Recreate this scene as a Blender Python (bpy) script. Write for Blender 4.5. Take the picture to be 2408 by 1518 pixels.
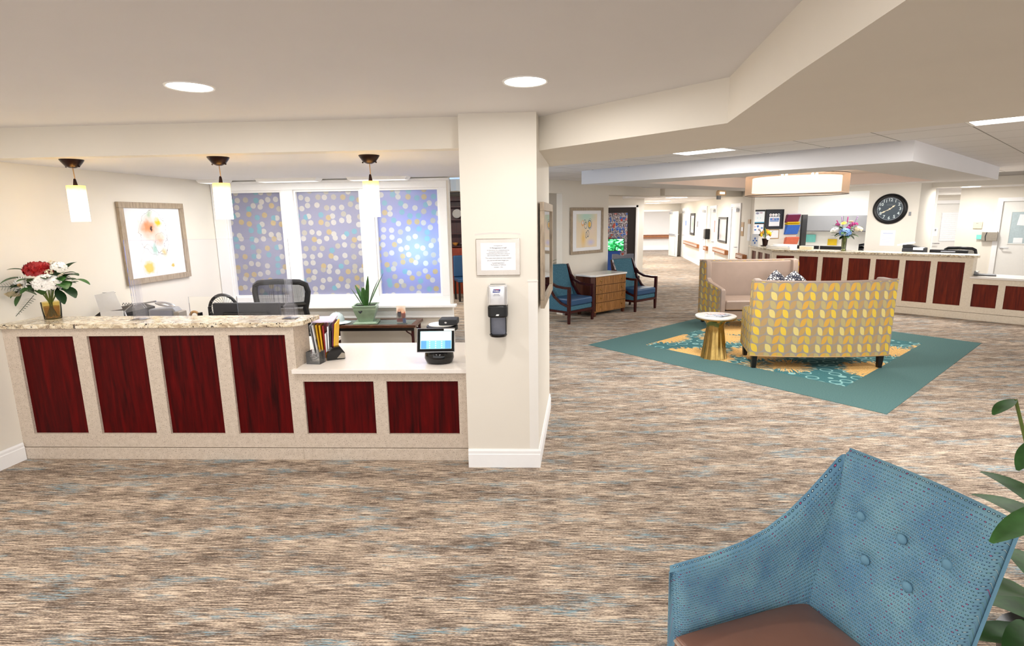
import bpy, math, random
from mathutils import Matrix, Vector
S = bpy.context.scene
for _o in list(bpy.data.objects): bpy.data.objects.remove(_o)
C = S.collection
random.seed(7)
R = math.radians
# ------------------------------------------------------------------ camera
def make_camera():
    pi, ro, W = R(10.8316), R(-0.91444), R(2.63)
    up = Vector((0, math.sin(pi), math.cos(pi))); fw = Vector((0, math.cos(pi), -math.sin(pi))); X = Vector((1, 0, 0))
    right = X*math.cos(ro) + up*math.sin(ro); upv = X*(-math.sin(ro)) + up*math.cos(ro)
    m = Matrix((right, upv, -fw)).transposed().to_4x4()
    m = Matrix.Translation((0, 0, 1.8)) @ Matrix.Rotation(W, 4, 'Z') @ m
    cd = bpy.data.cameras.new('camera'); cd.sensor_width = 36; cd.lens = 36*1298.97/2408; cd.clip_start = .05
    o = bpy.data.objects.new('camera', cd); C.objects.link(o); o.matrix_world = m; S.camera = o
make_camera()
# ------------------------------------------------------------------ world, exposure
wd = bpy.data.worlds.new('world'); S.world = wd; wd.use_nodes = True
wd.node_tree.nodes['Background'].inputs[0].default_value = (1.0, .99, .985, 1)
wd.node_tree.nodes['Background'].inputs[1].default_value = 1.55
vs = S.view_settings; vs.view_transform = 'Standard'; vs.look = 'None'; vs.gamma = 1; vs.use_curve_mapping = False; vs.exposure = 0.55
def lamp(name, kind, loc, energy, color=(1, .95, .89), size=.3, size_y=None, rot=(0, 0, 0), parent=None, spot=None):
    d = bpy.data.lights.new(name, kind); d.energy = energy; d.color = color
    if kind == 'AREA':
        d.size = size
        d.shape = 'DISK' if size_y is None else 'RECTANGLE'
        if size_y: d.size_y = size_y
    elif kind == 'SPOT': d.spot_size = R(spot or 150); d.spot_blend = 1; d.shadow_soft_size = size
    else: d.shadow_soft_size = size
    o = bpy.data.objects.new(name, d); C.objects.link(o); o.location = loc; o.rotation_euler = rot
    if parent: o.parent = parent
    return o
# ------------------------------------------------------------------ mesh building
class MB:
    def __init__(s): s.v = []; s.f = []; s.uv = {}
    def add(s, vs_, fs_):
        n = len(s.v); s.v += [tuple(p) for p in vs_]; s.f += [tuple(i+n for i in f) for f in fs_]; return s
    def box(s, x0, x1, y0, y1, z0, z1):
        return s.add([(x0,y0,z0),(x1,y0,z0),(x1,y1,z0),(x0,y1,z0),(x0,y0,z1),(x1,y0,z1),(x1,y1,z1),(x0,y1,z1)],
            [(3,2,1,0),(4,5,6,7),(0,1,5,4),(1,2,6,5),(2,3,7,6),(3,0,4,7)])
    def xbox(s, m, x0, x1, y0, y1, z0, z1):      # box through a matrix
        t = MB().box(x0,x1,y0,y1,z0,z1); return s.add([m @ Vector(p) for p in t.v], t.f)
    def prism(s, poly, a, b, axis='z'):          # polygon extruded along an axis; poly gives the other two coordinates in order
        n = len(poly)
        def P(p, h):
            return {'z': (p[0], p[1], h), 'y': (p[0], h, p[1]), 'x': (h, p[0], p[1])}[axis]
        vs_ = [P(p, a) for p in poly] + [P(p, b) for p in poly]
        fs_ = [tuple(range(n))[::-1], tuple(range(n, 2*n))] + [(i, (i+1) % n, n+(i+1) % n, n+i) for i in range(n)]
        if axis == 'y': fs_ = [f[::-1] for f in fs_]
        return s.add(vs_, fs_)
    def lathe(s, prof, n=24, c=(0,0,0), sx=1, sy=1, cap=True, flute=None):
        vs_ = []
        for r, z in prof:
            for i in range(n):
                a = 2*math.pi*i/n; k = r*(1+(flute(i, z) if flute else 0))
                vs_.append((c[0]+k*sx*math.cos(a), c[1]+k*sy*math.sin(a), c[2]+z))
        fs_ = [(j*n+i, j*n+(i+1) % n, (j+1)*n+(i+1) % n, (j+1)*n+i) for j in range(len(prof)-1) for i in range(n)]
        if cap: fs_ += [tuple(range(n))[::-1], tuple((len(prof)-1)*n+i for i in range(n))]
        return s.add(vs_, fs_)
    def tube(s, pts, r, n=8, cap=True, sq=None):  # r: radius or list; sq=(a,b): flat section half sizes
        pts = [Vector(p) for p in pts]; m = len(pts); rs = r if isinstance(r, (list, tuple)) else [r]*m
        vs_ = []; prev = None
        for i, p in enumerate(pts):
            d = (pts[min(i+1, m-1)]-pts[max(i-1, 0)]).normalized()
            ref = prev if prev is not None else (Vector((0,0,1)) if abs(d.z) < .9 else Vector((1,0,0)))
            b = d.cross(ref).normalized() if d.cross(ref).length > 1e-6 else d.orthogonal().normalized()
            t = b.cross(d).normalized(); prev = t
            if sq:
                for ca, cb in ((-1,-1),(1,-1),(1,1),(-1,1)): vs_.append(p + b*(ca*sq[0]*rs[i]) + t*(cb*sq[1]*rs[i]))
            else:
                for k in range(n):
                    a = 2*math.pi*k/n; vs_.append(p + (b*math.cos(a)+t*math.sin(a))*rs[i])
        if sq: n = 4
        fs_ = [(j*n+i, j*n+(i+1) % n, (j+1)*n+(i+1) % n, (j+1)*n+i) for j in range(m-1) for i in range(n)]
        if cap: fs_ += [tuple(range(n))[::-1], tuple((m-1)*n+i for i in range(n))]
        return s.add(vs_, fs_)
    def ball(s, c, rx, ry=None, rz=None, u=12, v=8):
        ry = rx if ry is None else ry; rz = rx if rz is None else rz
        pr = [(max(1e-4, math.sin(math.pi*j/v)), -math.cos(math.pi*j/v)) for j in range(v+1)]
        n0 = len(s.v); s.lathe(pr, u, cap=False)
        s.v[n0:] = [(c[0]+p[0]*rx, c[1]+p[1]*ry, c[2]+p[2]*rz) for p in s.v[n0:]]
        return s
    def grid(s, fn, nu, nv, uvs=(1, 1)):
        n0 = len(s.v)
        for j in range(nv+1):
            for i in range(nu+1):
                s.uv[len(s.v)] = (uvs[0]*i/nu, uvs[1]*j/nv); s.v.append(tuple(fn(i/nu, j/nv)))
        k = nu+1
        s.f += [(n0+j*k+i, n0+j*k+i+1, n0+(j+1)*k+i+1, n0+(j+1)*k+i) for j in range(nv) for i in range(nu)]
        return s
    def slab(s, fa, fb, nu, nv, uvs=(1, 1)):                 # closed slab between two surfaces
        s.grid(fa, nu, nv, uvs); a0 = len(s.v)-(nu+1)*(nv+1)
        s.grid(fb, nu, nv, uvs); b0 = len(s.v)-(nu+1)*(nv+1); k = nu+1
        nf = nu*nv; s.f[-nf:] = [f[::-1] for f in s.f[-nf:]]
        ring = [i for i in range(nu)] + [j*k+nu for j in range(nv)] + [nv*k+i for i in range(nu, 0, -1)] + [j*k for j in range(nv, 0, -1)]
        m = len(ring)
        s.f += [(a0+ring[(i+1) % m], a0+ring[i], b0+ring[i], b0+ring[(i+1) % m]) for i in range(m)]
        return s
    def blade(s, p, d, length, width, bend=.5, n=6, fold=.25):   # a leaf
        p = Vector(p); d = Vector(d).normalized(); side = d.cross(Vector((0,0,1)))
        side = side.normalized() if side.length > .05 else Vector((1,0,0)); n0 = len(s.v); st = length/n
        for i in range(n+1):
            t = i/n; w = width*max(.02, math.sin(math.pi*min(1, t*.93+.04))**.8)/2
            nrm = side.cross(d).normalized()
            s.v += [tuple(p-side*w+nrm*(w*fold)), tuple(p), tuple(p+side*w+nrm*(w*fold))]
            d = (d+Vector((0,0,-bend/n))).normalized(); p = p+d*st
        s.f += [(n0+3*i+k, n0+3*i+k+1, n0+3*i+k+4, n0+3*i+k+3) for i in range(n) for k in (0, 1)]
        return s
    def mesh(s, name):
        me = bpy.data.meshes.new(name); me.from_pydata(s.v, [], s.f)
        if s.uv:
            L = me.uv_layers.new(name='UVMap')
            for lp in me.loops: L.data[lp.index].uv = s.uv.get(lp.vertex_index, (0, 0))
        me.update(); return me
def obj(name, mb, mat, parent=None, bevel=0, smooth=False, seg=2, sub=0, label=None, loc=None, rotz=None, rot=None):
    me = mb.mesh(name) if isinstance(mb, MB) else mb
    if mat and not me.materials: me.materials.append(mat)
    if smooth or bevel:
        for p in me.polygons: p.use_smooth = True
    o = bpy.data.objects.new(name, me); C.objects.link(o)
    if parent: o.parent = parent
    if bevel:
        m = o.modifiers.new('b', 'BEVEL'); m.width = bevel; m.segments = seg; m.limit_method = 'ANGLE'; m.angle_limit = R(35); m.harden_normals = True
    if sub:
        m = o.modifiers.new('s', 'SUBSURF'); m.levels = sub; m.render_levels = sub
    if smooth and not bevel and not sub:
        try: me.set_sharp_from_angle(angle=R(40))
        except Exception: pass
    if loc: o.location = loc
    if rotz is not None: o.rotation_euler = (0, 0, rotz)
    if rot is not None: o.rotation_euler = rot
    if label: o['label'] = label
    return o
def tag(o, label, cat, group=None):
    o['label'] = label; o['category'] = cat
    if group: o['group'] = group
    return o
def thing(name, label, cat, loc=(0,0,0), rotz=0, group=None):
    o = bpy.data.objects.new(name, None); C.objects.link(o); o.location = loc; o.rotation_euler = (0,0,rotz); o.empty_display_size = .1
    return tag(o, label, cat, group)
def struct(name, mb, mat, parent=None, **k):
    o = obj(name, mb, mat, parent, **k)
    if not parent: o['kind'] = 'structure'
    return o
def dup(root, loc, rotz, label=None):
    r = root.copy(); C.objects.link(r); r.location = loc; r.rotation_euler = (0,0,rotz)
    if label: r['label'] = label
    for ch in list(root.children):
        c = ch.copy(); C.objects.link(c); c.parent = r
        if ch.type == 'LIGHT': continue
        for g in ch.children:
            d = g.copy(); C.objects.link(d); d.parent = c
    return r
def text(name, s, size, mat, parent, loc, rot=(math.pi/2, 0, 0), depth=.0006, align='CENTER', bold=0):
    cu = bpy.data.curves.new(name, 'FONT'); cu.body = s; cu.size = size; cu.extrude = depth; cu.align_x = align; cu.align_y = 'CENTER'; cu.resolution_u = 2; cu.offset = bold
    t = bpy.data.objects.new('tmp', cu); C.objects.link(t)
    me = bpy.data.meshes.new_from_object(t.evaluated_get(bpy.context.evaluated_depsgraph_get()))
    bpy.data.objects.remove(t); me.materials.clear(); me.name = name
    o = obj(name, me, mat, parent); o.location = loc; o.rotation_euler = rot; return o
# ------------------------------------------------------------------ materials
def lin(h):
    h = h.lstrip('#'); c = [int(h[i:i+2], 16)/255 for i in (0, 2, 4)]
    return tuple((x/12.92 if x <= .04045 else ((x+.055)/1.055)**2.4) for x in c) + (1,)
class NT:
    def __init__(s, name):
        s.m = bpy.data.materials.new(name); s.m.use_nodes = True; s.t = s.m.node_tree; s.n = s.t.nodes; s.b = s.n['Principled BSDF']; s.o = s.n['Material Output']
        s._tc = None
    def new(s, typ, **k):
        n = s.n.new(typ)
        for a, b in k.items(): setattr(n, a, b)
        return n
    def put(s, sock, v):
        if isinstance(v, bpy.types.NodeSocket): s.t.links.new(v, sock)
        elif v is not None:
            if isinstance(v, str): v = lin(v)
            sock.default_value = v
    def tc(s, which='Object'):
        if not s._tc: s._tc = s.new('ShaderNodeTexCoord')
        return s._tc.outputs[which]
    def math(s, op, a, b=None, c=None, clamp=False):
        n = s.new('ShaderNodeMath', operation=op, use_clamp=clamp); s.put(n.inputs[0], a)
        if b is not None: s.put(n.inputs[1], b)
        if c is not None: s.put(n.inputs[2], c)
        return n.outputs[0]
    def vmath(s, op, a, b=None):
        n = s.new('ShaderNodeVectorMath', operation=op); s.put(n.inputs[0], a)
        if b is not None: s.put(n.inputs[1], b)
        return n.outputs['Value'] if op in ('LENGTH', 'DISTANCE', 'DOT_PRODUCT') else n.outputs[0]
    def sep(s, v):
        n = s.new('ShaderNodeSeparateXYZ'); s.put(n.inputs[0], v); return n.outputs
    def comb(s, x, y, z):
        n = s.new('ShaderNodeCombineXYZ')
        for i, v in enumerate((x, y, z)): s.put(n.inputs[i], v)
        return n.outputs[0]
    def map(s, scale, vec=None, rot=(0,0,0), loc=(0,0,0)):
        n = s.new('ShaderNodeMapping'); s.put(n.inputs[0], vec or s.tc()); n.inputs['Scale'].default_value = scale; n.inputs['Rotation'].default_value = rot; n.inputs['Location'].default_value = loc
        return n.outputs[0]
    def noise(s, vec, scale=1, detail=3, rough=.55, dist=0):
        n = s.new('ShaderNodeTexNoise'); s.put(n.inputs['Vector'], vec); n.inputs['Scale'].default_value = scale; n.inputs['Detail'].default_value = detail
        n.inputs['Roughness'].default_value = rough; n.inputs['Distortion'].default_value = dist; return n.outputs[0]
    def voro(s, vec, scale=1, rand=1, feature='F1', out='Distance'):
        n = s.new('ShaderNodeTexVoronoi', feature=feature); s.put(n.inputs['Vector'], vec); n.inputs['Scale'].default_value = scale; n.inputs['Randomness'].default_value = rand
        return n.outputs[out]
    def white(s, vec):
        n = s.new('ShaderNodeTexWhiteNoise', noise_dimensions='3D'); s.put(n.inputs['Vector'], vec); return n.outputs['Value']
    def ramp(s, f, stops, interp='LINEAR'):
        n = s.new('ShaderNodeValToRGB'); s.put(n.inputs[0], f); e = n.color_ramp.elements; n.color_ramp.interpolation = interp
        while len(e) < len(stops): e.new(.5)
        for i, (p, c) in enumerate(stops): e[i].position = p; e[i].color = lin(c) if isinstance(c, str) else c
        return n.outputs[0]
    def mix(s, f, a, b, typ='MIX'):
        n = s.new('ShaderNodeMix', data_type='RGBA', blend_type=typ); s.put(n.inputs[0], f); s.put(n.inputs[6], a); s.put(n.inputs[7], b); return n.outputs[2]
    def bump(s, h, strength=.2, dist=.01):
        n = s.new('ShaderNodeBump'); s.put(n.inputs['Height'], h); n.inputs['Strength'].default_value = strength; n.inputs['Distance'].default_value = dist
        s.t.links.new(n.outputs[0], s.b.inputs['Normal'])
    def done(s, color=None, rough=.5, metal=0, spec=None, **k):
        if color is not None: s.put(s.b.inputs['Base Color'], color)
        s.put(s.b.inputs['Roughness'], rough); s.put(s.b.inputs['Metallic'], metal)
        if spec is not None: s.put(s.b.inputs['Specular IOR Level'], spec)
        for a, v in k.items(): s.put(s.b.inputs[a.replace('_', ' ')], v)
        return s.m
M = {}
def plain(key, hexc, rough=.5, metal=0, spec=None, var=.06, vscale=30, bump=0, bscale=150, **k):
    t = NT(key); n = t.noise(t.tc(), vscale, 3); c = lin(hexc)
    lo = tuple(x*(1-var) for x in c[:3])+(1,); hi = tuple(min(1, x*(1+var)) for x in c[:3])+(1,)
    col = t.ramp(n, [(.3, lo), (.7, hi)])
    if bump: t.bump(t.noise(t.tc(), bscale, 2), bump, .002)
    M[key] = t.done(col, rough, metal, spec, **k); return M[key]
def glow(key, hexc, strength, base=None):
    t = NT(key); M[key] = t.done(base or hexc, .6, Emission_Color=lin(hexc), Emission_Strength=strength); return M[key]
plain('wall', '#e8e2d7', .75, var=.012, vscale=3, bump=.04)
plain('wall_white', '#eeebe6', .7, var=.01, vscale=3)
plain('ceiling', '#e7e5e5', .8, var=.012, vscale=2)
plain('tile', '#ebe8e7', .85, var=.03, vscale=120, bump=.3, bscale=300)
plain('grid_bar', '#8f8a85', .6)  # bars darkened in colour to draw the thin shadows between tiles
plain('tray', '#e4e3e5', .75, var=.01, vscale=2)
plain('tray_pink', '#efe4e0', .8, var=.01, vscale=2)
plain('trim', '#f4f4f4', .4, var=.01)
plain('door', '#ecebe7', .45, var=.01)
plain('bb_white', '#fafafb', .4, var=.01)
plain('black', '#0b0c10', .35, var=.1)
plain('black_gloss', '#08090d', .12)
plain('dark_gray', '#2c2e33', .5)
plain('gray', '#8f9196', .5)
plain('silver', '#c9ccd2', .25, .9)
plain('chrome', '#dfe0e2', .1, 1)
plain('paper', '#f4f5f8', .7, var=.015)
plain('white', '#f6f5f2', .35, var=.01)
plain('marble', '#f1efec', .18, var=.03, vscale=6)
plain('quartz', '#efe9e3', .22, var=.02, vscale=60)
plain('bronze', '#2a1611', .3, .6)
plain('brass', '#b99a5b', .22, 1, var=.12, vscale=14)
plain('darkwood', '#3a0f10', .25, var=.15, vscale=20)
plain('black_wood', '#120b0a', .3, var=.1)
plain('leather', '#9f8c80', .42, var=.05, vscale=5, bump=.05)
plain('leather_brown', '#7a5545', .27, var=.05, vscale=8, bump=.08, bscale=400)
plain('navy', '#244a70', .45, var=.12, vscale=120, bump=.1)
plain('green', '#2f5a22', .45, var=.25, vscale=25)
plain('green_dark', '#1b3a18', .45, var=.3, vscale=25)
plain('green_pale', '#7d9a6a', .5, var=.2, vscale=30)
plain('green_fg', '#2f5a26', .6, var=.35, vscale=14)
plain('rose', '#9c0608', .5, var=.25, vscale=60)
plain('petal_white', '#f6f3ee', .5, var=.05, vscale=60)
plain('petal_cream', '#efe3c6', .5, var=.08, vscale=60)
plain('petal_yellow', '#f2c61a', .5, var=.1, vscale=60)
plain('petal_pink', '#b83c86', .5, var=.2, vscale=60)
plain('petal_blue', '#7ea6df', .5, var=.15, vscale=60)
plain('celadon', '#8fa68d', .3, var=.12, vscale=14)
plain('rail_wood', '#a9693a', .35, var=.2, vscale=18)
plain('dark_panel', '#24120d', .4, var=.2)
plain('folder_red', '#7b1f4c', .5); plain('folder_yellow', '#e8c51e', .5); plain('folder_blue', '#3f73d2', .5); plain('folder_orange', '#ea7a5c', .5)
plain('envelope', '#f2bd1f', .6); plain('lilac', '#d7c6e0', .4); plain('red', '#a81d1d', .5); plain('orange', '#d9974a', .5)
plain('cap_cloth', '#b9c6c8', .8, bump=.2); plain('teal_note', '#7fd8cf', .6); plain('tan', '#b08a5a', .5)
plain('mesh_gray', '#9a9286', .5, .3); plain('stainless', '#b9b0a6', .16, .9, var=.12, vscale=4); plain('ink', '#5a5560', .7); plain('ink_blue', '#23358c', .5)
plain('stem', '#5f6f2a', .5, var=.2); plain('soil', '#1a120d', .9); plain('clear_gray', '#7f8290', .3)
plain('handle_ivory', '#e9dcc0', .3); plain('cabinet_gray', '#8d8e91', .5, var=.01); plain('bright_wall', '#f6f5f0', .8, var=.01)
def glass(key, hexc='#ffffff', rough=.02, alpha=.12, ior=1.45):
    t = NT(key); g = t.new('ShaderNodeBsdfGlossy'); g.inputs['Roughness'].default_value = rough
    tr = t.new('ShaderNodeBsdfTransparent'); tr.inputs[0].default_value = lin(hexc); f = t.new('ShaderNodeFresnel'); f.inputs[0].default_value = ior
    d = t.new('ShaderNodeBsdfDiffuse'); d.inputs[0].default_value = (.93,.94,.95,1)
    m1 = t.new('ShaderNodeMixShader'); m1.inputs[0].default_value = alpha; t.t.links.new(tr.outputs[0], m1.inputs[1]); t.t.links.new(d.outputs[0], m1.inputs[2])
    m2 = t.new('ShaderNodeMixShader'); t.t.links.new(f.outputs[0], m2.inputs[0]); t.t.links.new(m1.outputs[0], m2.inputs[1]); t.t.links.new(g.outputs[0], m2.inputs[2])
    t.t.links.new(m2.outputs[0], t.o.inputs[0]); M[key] = t.m
glass('acrylic', '#fcfcff', alpha=.02, ior=1.25); glass('acrylic_edge', '#fcfcfe', alpha=.04, ior=1.3); glass('amber_glass', '#f6eecb', alpha=.02, ior=1.15); glass('clear_plastic', '#f4f6f8', alpha=.06); glass('pane', '#ffffff', alpha=.03); glass('green_glass', '#dfe6b4', alpha=.04)
def m_carpet():
    t = NT('carpet'); p = t.tc()
    warp = t.noise(t.map((5, 5, 1), p), 1, 2)
    p2 = t.vmath('ADD', p, t.comb(0, t.math('MULTIPLY', warp, .010), 0))
    a = t.math('ADD', t.math('MULTIPLY', t.noise(t.map((8, 170, 1), p2), 1, 2.2, .6), .68), t.math('MULTIPLY', t.noise(t.map((70, 260, 1), p2), 1, 2, .6), .32))
    big = t.noise(t.map((1.6, 7, 1), p), 1, 3)
    k = t.math('ADD', a, t.math('MULTIPLY', t.math('SUBTRACT', big, .5), .22))
    col = t.ramp(k, [(.39, '#54473d'), (.455, '#74665a'), (.505, '#94857a'), (.545, '#bda994'), (.60, '#d9c8b4')])
    bl = t.noise(t.map((2.3, 12, 1), p, loc=(3, 8, 0)), 1, 3); bl2 = t.noise(t.map((17, 190, 1), p2, loc=(9, 4, 0)), 1, 2)
    f = t.math('MULTIPLY', t.ramp(bl, [(.525, (0,0,0,1)), (.64, (1,1,1,1))]), t.ramp(bl2, [(.46, (0,0,0,1)), (.58, (1,1,1,1))]))
    col = t.mix(t.math('MULTIPLY', f, .8), col, '#7da2b0')
    t.bump(a, .35, .006); return t.done(col, .95, spec=.1)
M['carpet'] = m_carpet()
def m_teal():
    t = NT('teal_carpet'); n = t.noise(t.map((120, 120, 1)), 1, 2); col = t.ramp(n, [(.3, '#4a6868'), (.7, '#5e7d7b')]); t.bump(n, .3, .004)
    return t.done(col, .95, spec=.1)
M['teal_carpet'] = m_teal()
def m_field():
    t = NT('patterned_carpet'); p = t.tc()
    # gold bursts of radiating strokes over teal ground with interlocking pale rings
    n = t.new('ShaderNodeTexVoronoi', feature='F1'); t.put(n.inputs['Vector'], t.map((1.15, 1.15, 1), p)); n.inputs['Scale'].default_value = 1; n.inputs['Randomness'].default_value = .55
    dv = t.vmath('SUBTRACT', t.map((1.15, 1.15, 1), p), n.outputs['Position']); x, y, _ = t.sep(dv)
    ang = t.math('ARCTAN2', y, x); d = n.outputs['Distance']
    rays = t.noise(t.comb(t.math('MULTIPLY', ang, 9), t.math('MULTIPLY', d, 5.5), 0), 1.6, 2, .6)
    edge = t.math('SUBTRACT', .53, d); gold_f = t.ramp(t.math('ADD', t.math('MULTIPLY', rays, .8), t.math('MULTIPLY', edge, 1.3)), [(.42, (0,0,0,1)), (.45, (1,1,1,1))])
    gold = t.ramp(t.noise(t.map((60, 60, 1), p), 1, 2), [(.35, '#d9a55a'), (.65, '#efc98a')])
    ground = t.ramp(t.noise(t.map((90, 90, 1), p), 1, 2), [(.3, '#3a666c'), (.7, '#4f7f83')])
    v2 = t.voro(t.map((6, 6, 1), p), 1, .5); ring = t.ramp(t.math('ABSOLUTE', t.math('SUBTRACT', v2, .38)), [(.0, (1,1,1,1)), (.035, (1,1,1,1)), (.06, (0,0,0,1))])
    ground = t.mix(t.math('MULTIPLY', ring, .75), ground, '#9fcfcd')
    return t.done(t.mix(gold_f, ground, gold), .95, spec=.1)
M['field'] = m_field()
def m_granite():
    t = NT('granite'); p = t.tc(); a = t.noise(t.map((14, 26, 26), p), 1, 4, .7, .6)
    col = t.ramp(a, [(.28, '#7d6c5e'), (.40, '#b8a48a'), (.50, '#dccdb0'), (.60, '#f0e8d8'), (.70, '#e2cda0'), (.8, '#c4a87c')])
    b = t.noise(t.map((55, 55, 55), p), 1, 3, .7); g = t.noise(t.map((7, 7, 7), p), 1, 2)
    f = t.math('MULTIPLY', t.ramp(b, [(.54, (0,0,0,1)), (.6, (1,1,1,1))]), t.ramp(g, [(.42, (0,0,0,1)), (.56, (1,1,1,1))]))
    return t.done(t.mix(f, col, '#2d2624'), .18)
M['granite'] = m_granite()
def m_stone(key, base, dark):
    t = NT(key); p = t.tc(); v = t.noise(t.map((150, 150, 110), p), 1, 1.5, .5); n = t.noise(t.map((30, 30, 30), p), 1, 3)
    col = t.ramp(n, [(.3, base[0]), (.7, base[1])]); f = t.ramp(v, [(.34, (1,1,1,1)), (.39, (0,0,0,1))])
    return t.done(t.mix(t.math('MULTIPLY', f, .7), col, dark), .45)
M['stone'] = m_stone('speckled_stone', ('#c7b8a8', '#d6c8b9'), '#7d6e62'); M['stone_pale'] = m_stone('pale_stone', ('#e0d2bd', '#e9ddca'), '#b5a48f')
def m_wood(key, stops, sc=(9, 9, .8), rough=.35, spec=None):
    t = NT(key); p = t.tc(); a = t.noise(t.map(sc, p), 3, 4, .6, .4); b = t.noise(t.map((sc[0]*9, sc[1]*9, sc[2]*4), p), 1, 2)
    return t.done(t.ramp(t.math('ADD', a, t.math('MULTIPLY', t.math('SUBTRACT', b, .5), .25)), stops), rough, spec=spec)
M['mahogany'] = m_wood('mahogany', [(.25, '#250102'), (.5, '#4c0203'), (.75, '#620304')], rough=.5, spec=.12); M['cherry'] = m_wood('cherry', [(.25, '#43130a'), (.5, '#621d0d'), (.75, '#7a2b12')], rough=.45, spec=.2)  # one panel wood in two tones, each counter's lighting put into the colour
M['cherry_shade'] = M['cherry']  # same material as the long front, no darker copy
M['frame_wood'] = m_wood('weathered_frame_wood', [(.3, '#8a7a67'), (.55, '#a89782'), (.75, '#bba98f')], (20, 20, 3), .5)
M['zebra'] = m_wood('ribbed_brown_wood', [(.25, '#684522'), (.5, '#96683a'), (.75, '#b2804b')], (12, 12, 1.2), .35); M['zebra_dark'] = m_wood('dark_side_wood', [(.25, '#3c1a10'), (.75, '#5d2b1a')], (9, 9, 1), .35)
M['hutch'] = m_wood('hutch_wood', [(.25, '#6d2208'), (.55, '#97360f'), (.75, '#b04a17')], (9, 9, 1), .35); M['hutch_dark'] = m_wood('hutch_dark_wood', [(.3, '#3d0f08'), (.7, '#57180d')])
M['console_wood'] = m_wood('console_wood', [(.25, '#3a1c10'), (.55, '#59331f'), (.75, '#7a5032')], (4, 20, 20), .3)
def m_leaf_fabric():
    t = NT('leaf_fabric'); x, y, z = t.sep(t.tc()); u = t.math('DIVIDE', t.math('ADD', x, y), -.0625); v = t.math('DIVIDE', z, .102)
    col = t.math('FLOOR', u); row = t.math('FLOOR', v); a = t.math('SUBTRACT', u, col); b = t.math('SUBTRACT', v, row)
    odd = t.math('MODULO', t.math('ADD', col, 4000), 2); a = t.math('ADD', t.math('MULTIPLY', a, t.math('SUBTRACT', 1, t.math('MULTIPLY', odd, 2))), odd)
    d1 = t.math('ADD', t.math('POWER', a, 2.9), t.math('POWER', b, 2.9)); a1 = t.math('SUBTRACT', 1, a); b1 = t.math('SUBTRACT', 1, b)
    d2 = t.math('ADD', t.math('POWER', a1, 2.9), t.math('POWER', b1, 2.9))
    leaf = t.math('LESS_THAN', t.math('MAXIMUM', d1, d2), .95)
    c4 = t.math('DIVIDE', t.math('ADD', t.math('MODULO', t.math('ADD', col, 4000), 4), .5), 4); r2 = t.math('MODULO', t.math('ADD', row, 4000), 2)
    A = t.ramp(c4, [(0, '#e3cf7e'), (.25, '#c49a4f'), (.5, '#e9c53c'), (.75, '#ab9169')], 'CONSTANT'); B = t.ramp(c4, [(0, '#b8a874'), (.25, '#dca63c'), (.5, '#cbb04f'), (.75, '#b89562')], 'CONSTANT')
    lc = t.mix(r2, A, B); lc = t.mix(t.math('MULTIPLY', t.noise(t.map((160, 160, 160)), 1, 2), .35), lc, '#a08f70')
    return t.done(t.mix(leaf, '#9b9084', lc), .8, spec=.2)
M['leaf_fabric'] = m_leaf_fabric()
def m_weave():
    t = NT('blue_weave'); p = t.tc('UV'); v = t.map((80, 100, 1), p); x, y, _ = t.sep(v)
    row = t.math('FLOOR', y); xs = t.math('ADD', x, t.math('MULTIPLY', t.math('MODULO', t.math('ADD', row, 1000), 2), .5)); fx = t.math('SUBTRACT', t.math('FRACT', xs), .5); fy = t.math('SUBTRACT', t.math('FRACT', y), .5)
    d = t.math('SQRT', t.math('ADD', t.math('POWER', t.math('MULTIPLY', fx, 1.0), 2), t.math('POWER', t.math('MULTIPLY', fy, 1.7), 2)))
    cell = t.comb(t.math('FLOOR', xs), row, 0); w = t.white(cell)
    dotc = t.ramp(w, [(0, '#cfe3e2'), (.45, '#8fc3bd'), (.7, '#8fb7d8'), (.9, '#d05a86'), (1, '#b44f9a')], 'CONSTANT')
    base = t.ramp(t.noise(t.map((7, 7, 1), p), 1, 2), [(.35, '#5c84a0'), (.65, '#759dae')])
    hole = t.ramp(d, [(.24, (1,1,1,1)), (.38, (0,0,0,1))]); dot = t.ramp(d, [(.11, (1,1,1,1)), (.17, (0,0,0,1))])
    col = t.mix(hole, base, '#1d3247'); col = t.mix(dot, col, dotc); t.bump(d, .35, .004); return t.done(col, .85, spec=.2)
M['weave'] = m_weave()
def m_chair_fabric():
    t = NT('teal_chair_fabric'); n = t.noise(t.map((170, 170, 60)), 1, 2); c = t.ramp(n, [(.3, '#33576b'), (.6, '#477284'), (.75, '#66919e')]); t.bump(n, .2, .003); return t.done(c, .8, spec=.2)
M['chair_fabric'] = m_chair_fabric()
def m_pillow():
    t = NT('pillow_print'); v = t.voro(t.map((22, 22, 22)), 1, .9, 'DISTANCE_TO_EDGE'); return t.done(t.ramp(v, [(.10, '#23273a'), (.18, '#cfcdcd')]), .85)
M['pillow'] = m_pillow()
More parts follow.
